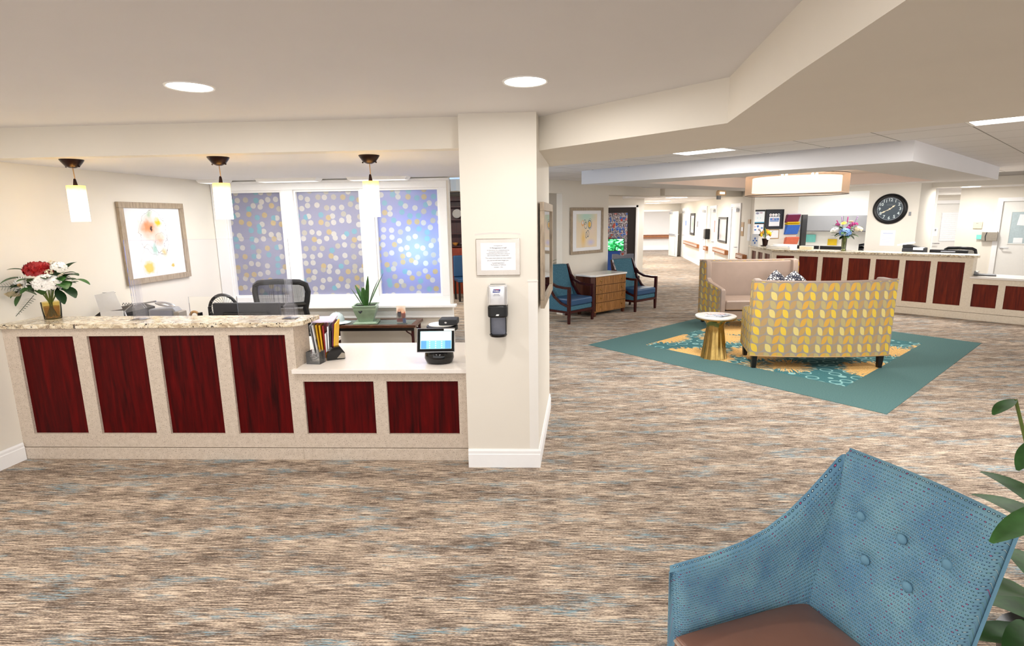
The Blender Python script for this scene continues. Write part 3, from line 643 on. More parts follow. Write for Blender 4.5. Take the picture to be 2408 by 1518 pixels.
obj('back_plate', MB().box(-.052, .052, -.03, 0, .0, .355), M['clear_gray'], t); obj('side_post', MB().box(-.056, -.05, -.05, 0, .02, .14).box(.05, .056, -.05, 0, .02, .14), M['black'], t)
obj('housing', MB().prism(rr(.136, .105, .03), .135, .218), M['black'], t, bevel=.012)
obj('clear_cover', MB().prism(rr(.136, .10, .028), .2185, .355), M['chrome_cover'] if 'chrome_cover' in M else plain('chrome_cover', '#e8eaee', .12, .75, var=.15, vscale=9), t, bevel=.008)
obj('drip_tray', MB().lathe([(.03, .0), (.056, .0), (.062, .012), (.058, .016), (.05, .008), (.001, .006)], 24, (0, -.055, 0), 1, .9), M['black_gloss'], t, smooth=True)
obj('logo_plate', MB().prism([(-.030, .308), (.018, .308), (.024, .330), (-.024, .330)], -.1012, -.1002, 'y'), M['ink_blue'], t)
text('lettering', 'PURELL', .0125, M['white'], t, (-.003, -.1015, .318), bold=.0004); obj('logo_accent', MB().prism([(-.012, .327), (.012, .327), (.018, .331), (-.016, .331)], -.1014, -.1003, 'y'), M['red'], t)
text('lettering', 'ADVANCED', .0065, M['ink'], t, (-.003, -.1012, .295)); text('lettering', 'HAND SANITIZER', .006, M['ink'], t, (-.003, -.1012, .287))
obj('maker_badge', MB().prism([(-.012, .150), (.008, .150), (.012, .160), (-.006, .160)], -.1062, -.105, 'y'), M['paper'], t)
csa = along((.005, 3.785), (.115, 5.07))
t = framed('framed_mirror', 'tall wood-framed mirror on the side face of the column', (.069, 4.36, 1.165), csa, 1.03, .735, .06, 'frame_wood', None, depth=.03)
obj('mirror_glass', MB().box(-.455, .455, -.017, -.012, .06, .675), plain('mirror', '#e9edf0', .02, 1, var=.0), t)
# ---- bouquet on granite
def petals(mb, c, n, r, size, flat=.5, up=.4, seed=1):
    rnd = random.Random(seed)
    for k in range(n):
        a = rnd.uniform(0, 6.283); e = math.acos(rnd.uniform(-.35, 1)); d = Vector((math.sin(e)*math.cos(a), math.sin(e)*math.sin(a), math.cos(e)*flat))
        p = Vector(c)+d*r; tgt = Vector((rnd.uniform(-1, 1), rnd.uniform(-1, 1), rnd.uniform(-1, 1))); s = d.cross(tgt).normalized()*size; q = d.cross(s).normalized()*size
        mb.add([p-s, p-q*.8+d*size*.3, p+s, p+q+d*size*.4], [(0, 1, 2, 3)])
    return mb
def daisy(mb, c, nrm, r, n=14, cup=.2):
    nrm = Vector(nrm).normalized(); x = nrm.orthogonal().normalized(); y = nrm.cross(x)
    for lay in range(2):
        for k in range(n):
            a = 2*math.pi*(k+.5*lay)/n; d = x*math.cos(a)+y*math.sin(a); s = nrm.cross(d); rr_ = r*(1-.22*lay); h = nrm*(cup*rr_*(1+lay))
            c0 = Vector(c); mb.add([c0+d*r*.1, c0+d*rr_*.6-s*r*.14+h*.6, c0+d*rr_+h, c0+d*rr_*.6+s*r*.14+h*.6], [(0, 1, 2, 3)])
    return mb
def rose(mb, c, r, n=6):
    for lay in range(n):
        k = 5+lay*2; rad = r*(lay+1)/n
        for i in range(k):
            a = 2*math.pi*i/k+lay*.7; ca, sa = math.cos(a), math.sin(a); w = 3.8*rad/k
            z0 = c[2]-.3*rad; z1 = c[2]+.5*r*(1-.75*lay/n)
            def P(t, h): return (c[0]+ca*rad*(.55+.5*h)-sa*w*t, c[1]+sa*rad*(.55+.5*h)+ca*w*t, z0+(z1-z0)*h-abs(t)*.12*r)
            mb.grid(lambda u, v: P(u*2-1, v), 3, 2)
    return mb
t = thing('flower_bouquet', 'bouquet with a red rose and white flowers in a glass vase on granite', 'flowers', (-3.785, 4.10, 1.075))
obj('vase', MB().lathe([(.048, 0), (.056, .004), (.058, .03), (.062, .08), (.064, .135), (.061, .135), (.057, .08), (.053, .03), (.042, .012), (.001, .012)], 28, cap=False).lathe([(.001, 0), (.048, 0)], 28, cap=False), M['amber_glass'], t, smooth=True)
obj('water', MB().lathe([(.001, .013), (.050, .013), (.054, .06), (.057, .1), (.001, .1)], 24, cap=False), M['amber_water'] if 'amber_water' in M else (glass('amber_water', '#d2b350', alpha=.05, ior=1.1) or M['amber_water']), t, smooth=True)
rnd = random.Random(3)
for k in range(13):
    a = rnd.uniform(0, 6.28); r0 = rnd.uniform(.01, .04); r1 = rnd.uniform(.03, .12)
    obj('stem', MB().tube([(r0*math.cos(a+2), r0*math.sin(a+2), .02), (.01*math.cos(a), .01*math.sin(a), .13), (r1*math.cos(a), r1*math.sin(a)*.7, .27)], .0035, 5), M['stem'], t)
rs = petals(MB(), (.0, -.06, .385), 260, .082, .03, .62, seed=4); rs = petals(rs, (.0, -.06, .385), 120, .055, .03, .7, seed=6); obj('red_rose', rs, M['rose'], t)
hy = petals(MB(), (.12, -.13, .285), 420, .085, .017, .85, seed=5); obj('white_hydrangea', hy, M['petal_white'], t)
obj('white_daisy', daisy(MB(), (-.075, -.14, .28), (-.1, -1, .35), .075, 18), M['petal_white'], t); obj('daisy_centre', MB().ball((-.077, -.156, .284), .013), M['tan'], t)
obj('white_hydrangea', petals(MB(), (.16, -.05, .405), 130, .05, .012, .8, seed=9), M['petal_white'], t)
rnd = random.Random(14)
for k in range(34):
    a = rnd.uniform(0, 6.283); e = rnd.uniform(-.35, .9); rr0 = .07+.05*rnd.random()
    p = (.02+rr0*math.cos(a)*1.25, -.04+rr0*math.sin(a)*.8, .25+.10*rnd.random()); d = (math.cos(a), math.sin(a)-.3, e)
    if p[0]+.1*d[0] < -.16: d = (-.3, -.9, e)
    obj('leaf', MB().blade(p, d, rnd.uniform(.08, .13), rnd.uniform(.045, .075), rnd.uniform(.3, 1)), M['green_dark'] if k % 2 else M['green'], t, smooth=True); obj('cream_rose', rose(MB(), (-.13, -.16, .22), .05, 5), M['petal_cream'], t, smooth=True)
for k, (x, y, z) in enumerate(((-.09, -.12, .31), (.03, -.06, .37), (.07, -.03, .40), (.11, -.09, .37), (-.14, .02, .36), (-.06, -.14, .27), (.02, .05, .43), (.13, -.02, .34))):
    obj('filler_blossom', petals(MB(), (x, y, z), 26, .024, .009, .9, seed=20+k), M['petal_cream'], t)
for k, (p, d, L, w, be) in enumerate((((-.09, -.08, .33), (-.6, -.9, .35), .16, .07, .9), ((-.06, -.06, .37), (-.5, -.6, .6), .14, .06, .8), ((.17, -.03, .33), (1, -.1, .5), .13, .09, .7), ((.15, -.08, .3), (.9, -.4, .1), .14, .1, .9), ((.2, 0, .30), (1, -.2, .35), .18, .05, .9), ((.16, -.05, .26), (.8, -.2, -.2), .15, .09, .8), ((-.12, -.1, .22), (-.2, -.5, -.9), .11, .075, .1), ((.16, 0, .38), (.7, .1, .8), .11, .08, .6), ((.12, -.06, .24), (.6, -.3, -.7), .14, .07, .3), ((.0, -.05, .25), (-.4, -.8, .2), .1, .07, .5), ((-.05, 0, .30), (-.3, .6, .6), .12, .07, .6), ((0, .0, .3), (.2, .6, .6), .10, .08, .6), ((-.02, -.09, .2), (-.3, -.6, .6), .13, .09, .6), ((.02, -.08, .2), (.2, -.5, .8), .12, .09, .6), ((-.06, -.06, .22), (-.6, -.3, .5), .10, .08, .6), ((.1, -.02, .28), (.7, .2, .5), .14, .09, .8), ((.13, -.05, .33), (.7, -.5, .3), .13, .09, .9), ((-.03, -.05, .26), (-.1, -.9, .3), .10, .09, .4), ((.05, 0, .3), (.1, -.2, 1), .13, .07, .3))):
    obj('leaf', MB().blade(p, d, L, w, be), M['green_dark'] if k % 3 == 2 else M['green'], t, smooth=True)
for q, (p, d) in enumerate((((-.08, -.12, .27), (-.6, -.9, .1)), ((-.03, -.1, .2), (-.35, -.5, -.7)))):
    fr_ = MB(); pv = Vector(p); dv = Vector(d).normalized()
    for k in range(9):
        c = pv+dv*(.03+.017*k)
        for sgn in (-1, 1): fr_.blade(c, dv*.5+Vector((0, 0, sgn)) if q == 0 else dv*.4+Vector((sgn, 0, .2)), .05*(1-.08*k), .010, .1, 3)
    obj('fern_frond', fr_.tube([pv, pv+dv*.19], .002, 4), M['green_dark'], t)
# ---- acrylic screen on the granite
t = thing('acrylic_screen', 'clear acrylic sneeze guard standing on the granite worktop', 'screen', (0, 4.05, 1.075))
pl_ = [(-3.09, .02), (-2.645, .02), (-2.645, .17), (-2.27, .17), (-2.27, .02), (-1.835, .02), (-1.835, .60), (-3.09, .60)]
obj('sheet', MB().prism(pl_, 0, .004, 'y'), M['acrylic'], t)
for x in (-3.04, -1.862):
    b = [(x-.05, 0), (x+.05, 0), (x+.05, .09), (x+.026, .12), (x+.026, .30), (x-.026, .30), (x-.026, .12), (x-.05, .09)]
    obj('stand', MB().prism(b, -.012, -.008, 'y').prism(b, .012, .016, 'y').box(x-.05, x+.05, -.05, .05, 0, .004), M['acrylic_edge'], t)
obj('sheet_edge', MB().box(-2.647, -2.643, -.001, .005, .02, .17).box(-2.272, -2.268, -.001, .005, .02, .17).box(-3.092, -3.088, -.001, .005, .02, .60).box(-1.837, -1.833, -.001, .005, .02, .6).box(-3.09, -1.835, -.001, .005, .598, .602), M['acrylic_edge'], t)
# ---- back office worktop of the reception (hidden below) and what shows above the granite
w = obj('inner_desk', MB().box(-3.91, -1.84, 4.30, 5.0, .70, .73).box(-3.90, -3.86, 4.32, 4.98, 0, .70).box(-1.9, -1.86, 4.32, 4.98, 0, .70), M['quartz']); tag(w, 'white inner desk behind the tall reception counter', 'desk')
t = thing('monitor', 'black computer monitor seen from behind over the granite worktop', 'monitor', (-2.52, 4.62, .73))
obj('casing', MB().box(-.295, .295, 0, .045, .06, .378), M['dark_gray'], t, bevel=.01); obj('back_cover', MB().box(-.2, .2, -.03, 0, .1, .30), M['black'], t, bevel=.015); obj('foot', MB().box(-.12, .12, -.08, .1, 0, .015).box(-.03, .03, -.02, .0, .015, .12), M['black'], t)
t = thing('desk_fan', 'round black desk fan beside the monitor', 'fan', (-2.785, 4.74, .73))
obj('cage', MB().tube([(.125*math.cos(R(a)), 0, .31+.125*math.sin(R(a))) for a in range(0, 361, 15)], .014, 8), M['black'], t, smooth=True)
obj('motor', MB().lathe([(.001, 0), (.045, 0), (.05, .02), (.04, .05), (.001, .055)], 16, cap=False), M['black'], t, loc=(0, .02, .31), rot=(R(90), 0, 0), smooth=True)
for k in range(28):
    a = 2*math.pi*k/28; obj('grille_bar', MB().tube([(.05*math.cos(a), 0, .31+.05*math.sin(a)), (.122*math.cos(a+.25), -.015, .31+.122*math.sin(a+.25))], .0016, 4), M['dark_gray'] if k % 2 else M['silver'], t)
obj('stand', MB().box(-.13, .13, -.04, .06, 0, .02).box(-.14, -.125, -.01, .015, 0, .33).box(.125, .14, -.01, .015, 0, .33), M['black'], t, bevel=.004)
def office_chair(name, label, loc, rotz, grp=None):
    t = thing(name, label, 'chair', loc, rotz, grp)
    def bk(w, z, d=0): return (w, -.04-.10*(1-(w/.27)**2)+d, z)
    prof = [(-.265, 1.10), (-.25, 1.17), (-.20, 1.20), (0, 1.215), (.20, 1.20), (.25, 1.17), (.265, 1.10), (.25, 1.0), (.235, .93), (.25, .8), (.22, .62), (0, .58), (-.22, .62), (-.25, .8), (-.235, .93), (-.25, 1.0)]
    obj('back_frame', MB().tube([bk(x, z) for x, z in prof+prof[:1]], .028, 8), M['black'], t, smooth=True)
    obj('back_frame_bar', MB().tube([bk(-.24+.48*k/10, .975) for k in range(11)], .026, 8), M['black'], t, smooth=True)
    obj('mesh_back', MB().grid(lambda u, v: bk((-.245+.49*u)*(1 if .1 < v < .95 else .93), .60+.60*v, .004), 10, 8), M['chair_mesh'], t, smooth=True)
    obj('seat', MB().box(-.25, .25, -.58, -.12, .44, .51), M['black'], t, bevel=.03, seg=3)
    for sx in (-1, 1): obj('armrest', MB().tube([(sx*.28, -.25, .47), (sx*.30, -.25, .66)], .018).box(min(sx*.27, sx*.34), max(sx*.27, sx*.34), -.42, -.15, .66, .69), M['black'], t)
    obj('gas_column', MB().lathe([(.03, .06), (.03, .44)], 12, (0, -.35, 0)), M['dark_gray'], t)
    for k in range(5):
        a = 2*math.pi*k/5; c, s = math.cos(a), math.sin(a)
        lg = obj('leg', MB().tube([(0, -.35, .09), (.3*c, -.35+.3*s, .065)], [.022, .014]), M['black'], t); obj('caster', MB().ball((.3*c, -.35+.3*s, .03), .03), M['black'], lg)
    return t
def m_mesh():
    t = NT('chair_mesh'); d = t.new('ShaderNodeBsdfDiffuse'); d.inputs[0].default_value = lin('#1a1b20'); tr = t.new('ShaderNodeBsdfTransparent'); m = t.new('ShaderNodeMixShader')
    v = t.voro(t.map((260, 260, 260)), 1, 0); t.put(m.inputs[0], t.math('ADD', t.math('MULTIPLY', t.math('GREATER_THAN', v, .42), .25), .55)); t.t.links.new(tr.outputs[0], m.inputs[1]); t.t.links.new(d.outputs[0], m.inputs[2]); t.t.links.new(m.outputs[0], t.o.inputs[0]); return t.m
M['chair_mesh'] = m_mesh()
office_chair('office_chair', 'black mesh office chair behind the reception counter', (-2.565, 5.45, 0), R(4))
t = thing('printer', 'black low printer on the inner desk behind the bouquet', 'printer', (-3.74, 4.80, .73))
obj('body', MB().box(-.14, .14, -.2, .2, 0, .27), M['black'], t, bevel=.01); obj('paper_lid', MB().prism([(-.14, .27), (.14, .27), (.14, .30), (.02, .335), (-.05, .33)], -.2, .2, 'y'), M['black_wood'], t)
t = thing('notice_card', 'white printed notice card standing behind the granite worktop', 'sign', (-3.66, 4.52, .73), R(6))
obj('card', MB().add([(-.10, .03, .32), (.09, .03, .345), (.06, 0, .505), (-.105, 0, .475)], [(0, 1, 2, 3)]).box(-.1, .09, .03, .034, .0, .33), M['paper'], t)
for k in range(6): obj('print_line', MB().box(-.07, .04, -.003, -.002, .37+.018*k, .374+.018*k), M['gray'], t, rot=(R(-9), 0, 0), loc=(0, -.02, .03))
t = thing('desk_lamp', 'silver desk lamp with a thin folding arm and small oval head', 'lamp', (-3.46, 4.52, .73))
obj('base', MB().lathe([(.08, 0), (.08, .015), (.001, .03)], 20), M['silver'], t); obj('arm', MB().tube([(0, 0, .02), (-.07, 0, .33), (.005, 0, .385), (.22, 0, .415)], .007, 8), M['silver'], t, smooth=True)
obj('lamp_head', MB().ball((.31, -.01, .395), .09, .035, .020, 14, 8), M['silver'], t, smooth=True, rot=(0, R(10), 0), loc=(-.07, 0, .055)); obj('coil_clip', MB().tube([(-.08+.012*k, 0, .385+.018*(k % 2)) for k in range(8)], .003, 5), M['dark_gray'], t)
t = thing('desk_phone', 'grey desk phone behind the silver lamp', 'phone', (-3.31, 4.72, .73)); obj('body', MB().prism([(-.14, 0), (.14, 0), (.13, .30), (.10, .335), (-.12, .32)], -.05, .05, 'y'), M['gray'], t, bevel=.01); obj('display', MB().box(-.1, .1, -.055, -.05, .25, .31), M['clear_gray'], t); obj('handset', MB().box(.11, .16, -.06, .06, .0, .30), M['mesh_gray'], t, bevel=.01)
t = thing('tape_dispenser', 'tape dispenser with a tan tape roll behind the granite', 'tape dispenser', (-2.955, 4.58, .73)); obj('body', MB().box(-.07, .07, -.03, .03, 0, .25), M['black'], t, bevel=.01); obj('tape_roll', MB().tube([(.038*math.cos(R(a)), 0, .275+.038*math.sin(R(a))) for a in range(0, 361, 20)], .011, 8), M['tan'], t, smooth=True); obj('cutter', MB().box(.04, .06, -.02, .02, .27, .305), M['black'], t)
# ---- console table by the window
t = thing('console_table', 'dark wood bamboo-style console table with glass top by the window', 'table', (0, 0, 0))
obj('top_frame', MB().box(-2.42, -1.36, 6.02, 6.07, .60, .632).box(-2.42, -1.36, 6.39, 6.44, .60, .632).box(-2.42, -2.36, 6.07, 6.39, .60, .632).box(-1.42, -1.36, 6.07, 6.39, .60, .632), M['console_wood'], t, bevel=.004)
obj('glass_inset', MB().box(-2.36, -1.42, 6.07, 6.39, .615, .628), plain('smoke_glass', '#5c6d69', .06), t); obj('apron', MB().box(-2.40, -1.38, 6.03, 6.05, .565, .60), M['black_wood'], t)
for x in (-2.38, -1.40):
    for y in (6.05, 6.41):
        obj('leg', MB().lathe([(.018, 0), (.016, .12), (.021, .125), (.016, .13), (.017, .3), (.022, .305), (.017, .31), (.018, .6)], 10, (x, y, 0)), M['darkwood'], t, smooth=True)
        sg = 1 if x < -2 else -1; obj('bracket', MB().tube([(x+sg*.0, y, .46), (x+sg*.02, y, .52), (x+sg*.06, y, .545), (x+sg*.09, y, .58)], .008, 6), M['darkwood'], t)
t = thing('potted_snake_plant', 'snake plant in a square celadon green pot on the console table', 'plant', (-1.963, 6.2, .632), R(8))
pf = [(.075, .012), (.085, .05), (.112, .12), (.125, .165), (.125, .195), (.135, .20), (.135, .212), (.118, .212), (.115, .18)]
def sq_lathe(mb, prof):
    n0 = len(mb.v); mb.lathe([(r*1.414, z) for r, z in prof], 4, cap=False); mb.v[n0:] = [((x-y)*.7071, (x+y)*.7071, z) for x, y, z in mb.v[n0:]]; return mb
obj('pot', sq_lathe(MB(), pf), M['celadon'], t); obj('saucer', MB().box(-.135, .135, -.135, .135, 0, .015).box(-.12, .12, -.12, .12, .015, .022), M['celadon'], t, bevel=.004); obj('soil', MB().box(-.115, .115, -.115, .115, .17, .19), M['soil'], t)
obj('pot_emblem', MB().ball((-.06, -.118, .15), .012, .004, .012).ball((-.035, -.12, .15), .012, .004, .012).ball((-.048, -.119, .135), .012, .004, .010), M['dark_gray'], t, label='small dark clover emblem')
for k, (a, tilt, L, w) in enumerate(((0, .35, .34, .05), (1.1, .12, .30, .055), (2.4, .5, .28, .06), (3.3, .6, .26, .05), (4.4, .15, .24, .06), (5.2, .3, .38, .045), (2.0, .1, .22, .06), (.4, .55, .42, .04))):
    obj('leaf', MB().blade((.03*math.cos(a), .03*math.sin(a), .18), (math.cos(a)*tilt, math.sin(a)*tilt, 1), L, w, -.1 if k % 2 else .25, 6, .4), M['green'], t, smooth=True)
t = thing('brochure_stand', 'small printed brochure in a clear stand on the console table', 'brochure', (-1.54, 6.12, .632))
obj('brochure', MB().box(-.052, .052, 0, .003, .0, .205), printed('brochure_print', '#f3e6d8', [('e', 0, .12, .06, .08, .6, '#e2a878'), ('e', -.02, .11, .03, .05, .4, '#2b2330'), ('e', .025, .10, .03, .06, .4, '#c4532f'), ('e', .02, .14, .02, .025, .3, '#e9c0a0'), ('e', -.02, .15, .02, .02, .3, '#d8a890'), ('r', -.052, .03, .02, .06, '#b23a2a'), ('r', .015, .052, .005, .06, '#5a78b8')]), t)
obj('stand', MB().box(-.055, .055, -.004, -.002, 0, .12).box(-.055, .055, -.004, .06, 0, .004), M['clear_plastic'], t)
t = thing('cap', 'pale grey baseball cap lying on the console table', 'cap', (-2.30, 6.15, .632)); obj('crown', MB().lathe([(.09, .02), (.088, .06), (.07, .10), (.035, .125), (.001, .13)], 18, cap=False), M['cap_cloth'], t, smooth=True); obj('brim', MB().grid(lambda u, v: ((.09+.07*v)*math.cos(R(-80+100*u)), (.09+.07*v)*math.sin(R(-80+100*u)), .03-.015*v), 10, 2), M['cap_cloth'], t); obj('crown_button', MB().ball((0, 0, .131), .008), M['cap_cloth'], t); obj('sweatband', MB().lathe([(.09, 0), (.091, .022)], 18, cap=False), M['dark_gray'], t)
# ---- things on the white worktop
t = thing('tablet_kiosk', 'tablet with a lit keypad screen on a rounded black base', 'tablet', (-.745, 4.06, .722))
obj('base', MB().lathe([(.075, 0), (.10, .008), (.112, .04), (.108, .075), (.09, .105), (.05, .12), (.001, .122)], 32, cap=False, sx=1, sy=.85), M['black_gloss'], t, smooth=True)
tm = (R(-22), 0, R(3))
sc_ = obj('tablet_body', MB().box(-.142, .142, -.006, .006, -.092, .092), M['silver'], t, bevel=.006, loc=(-.01, -.06, .185), rot=tm)
obj('bezel', MB().box(-.137, .137, -.008, -.0055, -.087, .087), M['black_gloss'], sc_)
def keypad(): 
    sh = [('r', -.11, .115, -.065, -.004, '#4f8fdc'), ('r', -.07, .07, -.065, -.004, '#74b6ec')]
    for cx in (-.045, 0, .045):
        for cy in (-.012, -.027, -.042, -.057): sh.append(('e', cx, cy, .006, .0045, .3, '#c8f4ff'))
    return printed('keypad_screen', '#bdf2fb', sh, emit=.5)
obj('screen', MB().box(-.115, .118, -.0092, -.008, -.066, .067), keypad(), sc_); obj('sticker', MB().box(.06, .137, -.0094, -.008, .069, .084), M['paper'], sc_)
t = thing('conference_puck', 'round black device with a white top behind the tablet', 'speaker', (-.94, 5.35, .0)); obj('pedestal', MB().lathe([(.15, 0), (.15, .02), (.03, .03), (.03, .68), (.12, .70)], 24), M['black'], t, smooth=True)
obj('body', MB().lathe([(.13, .70), (.155, .72), (.155, .755), (.14, .765)], 28), M['black'], t, smooth=True); obj('white_top', MB().lathe([(.135, .765), (.135, .772)], 28), M['white'], t); obj('box_unit', MB().box(-.02, .16, -.09, .08, .772, .83), M['dark_gray'], t, bevel=.01); obj('indicator', MB().ball((.05, -.091, .80), .012, .003, .008), M['paper'], t)
t = thing('document_sorter', 'clear upright document sorter filled with envelopes and leaflets', 'file holder', (-1.705, 4.30, .722), R(12))
obj('side_panel', MB().box(-.075, -.072, -.12, .12, 0, .29).box(.072, .075, -.12, .12, 0, .29), M['clear_plastic'], t); obj('lid', MB().box(-.082, .082, -.13, .13, .292, .300), M['lilac'], t)
for k, (x, mt, h, y0) in enumerate(((-.062, 'gray', .28, -.12), (-.048, 'paper', .28, -.13), (-.03, 'envelope', .275, -.118), (-.012, 'envelope', .27, -.116), (.006, 'red', .262, -.11), (.016, 'paper', .20, -.122), (.03, 'paper', .255, -.114), (.043, 'dark_gray', .22, -.118), (.056, 'folder_red', .28, -.112), (.066, 'envelope', .285, -.125))):
    obj('document', MB().box(x-.005, x+.005, y0, .1, .004, h), M[mt], t, rot=(0, R(1.5*(k-5)), 0))
obj('black_divider', MB().box(-.073, -.055, -.125, -.115, .0, .16), M['black'], t, bevel=.004)
t = thing('clip_box', 'clear box of paper clips on the white worktop', 'clip holder', (-1.70, 4.055, .722), R(-8))
obj('box', MB().box(-.055, .055, -.045, -.042, 0, .095).box(-.055, .055, .042, .045, 0, .095).box(-.055, -.052, -.042, .042, 0, .095).box(.052, .055, -.042, .042, 0, .095).box(-.055, .055, -.045, .045, 0, .006), M['clear_plastic'], t)
cm = MB(); rnd = random.Random(8)
for k in range(90):
    p = Vector((rnd.uniform(-.04, .04), rnd.uniform(-.032, .032), rnd.uniform(.012, .075))); d = Vector((rnd.uniform(-1, 1), rnd.uniform(-1, 1), rnd.uniform(-.6, .6))).normalized()*.012; cm.tube([p-d, p+d], .0016, 4)
cl_ = obj('paper_clips', cm, M['silver'], t); cl_['kind'] = 'stuff'
t = thing('card_holder', 'black wedge card holder with a grey label on the white worktop', 'card holder', (-1.585, 4.17, .722), R(28))
obj('body', MB().prism([(-.075, 0), (.065, 0), (.065, .05), (.03, .105), (-.03, .10), (-.075, .05)], -.03, .03, 'y'), M['black_gloss'], t, bevel=.006); obj('card_window', MB().prism([(.0, .012), (.062, .008), (.064, .048), (.04, .055)], -.0315, -.03, 'y'), M['mesh_gray'], t)
# ---- hutch seen past the window wall
t = thing('china_hutch', 'tall reddish wood hutch with drawers glimpsed past the window wall', 'cabinet', (-2.0, 13.2, 0))
obj('base_body', MB().box(-.7, .7, 0, .45, 0, 1.1), M['hutch'], t)
for z0, z1 in ((.36, .60), (.62, .86), (.88, 1.08)):
    for x0, x1 in ((-.68, -.01), (.01, .68)):
        dr = obj('drawer', MB().box(x0, x1, -.02, 0, z0, z1), M['hutch'], t, bevel=.006); obj('pull', MB().box((x0+x1)/2-.08, (x0+x1)/2+.08, -.045, -.02, (z0+z1)/2-.012, (z0+z1)/2+.012), M['handle_ivory'], dr)
obj('upper_back', MB().box(-.65, .65, .40, .45, 1.1, 2.3), M['hutch_dark'], t); obj('upper_side', MB().box(-.65, -.60, .1, .40, 1.1, 2.3).box(.60, .65, .1, .40, 1.1, 2.3), M['hutch_dark'], t)
for z in (1.12, 1.42, 1.75, 2.05): obj('shelf', MB().box(-.6, .6, .12, .40, z, z+.025), M['hutch_dark'], t)
obj('cornice', MB().box(-.72, .72, .05, .46, 2.2, 2.3), M['hutch_dark'], t)
b = obj('plate', MB().lathe([(.001, 0), (.08, .008), (.11, .02)], 18, cap=False), M['white'], loc=(-1.90, 13.47, 1.90), rot=(R(75), 0, 0)); tag(b, 'white plate standing on a shelf of the red hutch', 'plate')
for x, mt, lab in ((.04, 'orange', 'small orange bowl on the lowest shelf of the red hutch'), (.2, 'silver', 'small silver bowl on the lowest shelf of the red hutch')):
    b = obj('bowl', MB().lathe([(.03, 0), (.06, .03), (.075, .07), (.07, .07), (.04, .02)], 14, cap=False), M[mt], loc=(-2.0+x, 13.45, 1.147)); tag(b, lab, 'bowl')
t = thing('dining_chair', 'blue upholstered dining chair standing before the red hutch', 'chair', (-1.55, 12.2, 0), R(20))
obj('seat', MB().box(-.25, .25, -.25, .25, .42, .5), M['navy'], t, bevel=.02); obj('backrest', MB().box(-.25, .25, .2, .27, .5, .98), M['navy'], t, bevel=.03)
for sx in (-.22, .22):
    for sy in (-.22, .22): obj('leg', MB().box(sx-.02, sx+.02, sy-.02, sy+.02, 0, .42), M['black_wood'], t)
# ================================================================== lobby
# inlaid carpet square
rug = thing('inlaid_rug', 'teal-bordered square carpet inlay with gold bursts under the settees', 'rug', (0, 0, 0))
rc = [(.727, 7.70), (3.147, 4.88), (6.09, 7.66), (3.69, 10.52)]; ri = [(1.522, 7.667), (3.23, 5.706), (5.30, 7.655), (3.62, 9.70)]
for k in range(4):
    k2 = (k+1) % 4; o = obj('border_strip', MB().prism([rc[k], rc[k2], ri[k2], ri[k]], 0, .004), M['teal_carpet'], rug)
obj('patterned_field', MB().prism(ri, 0, .004), M['field'], rug)
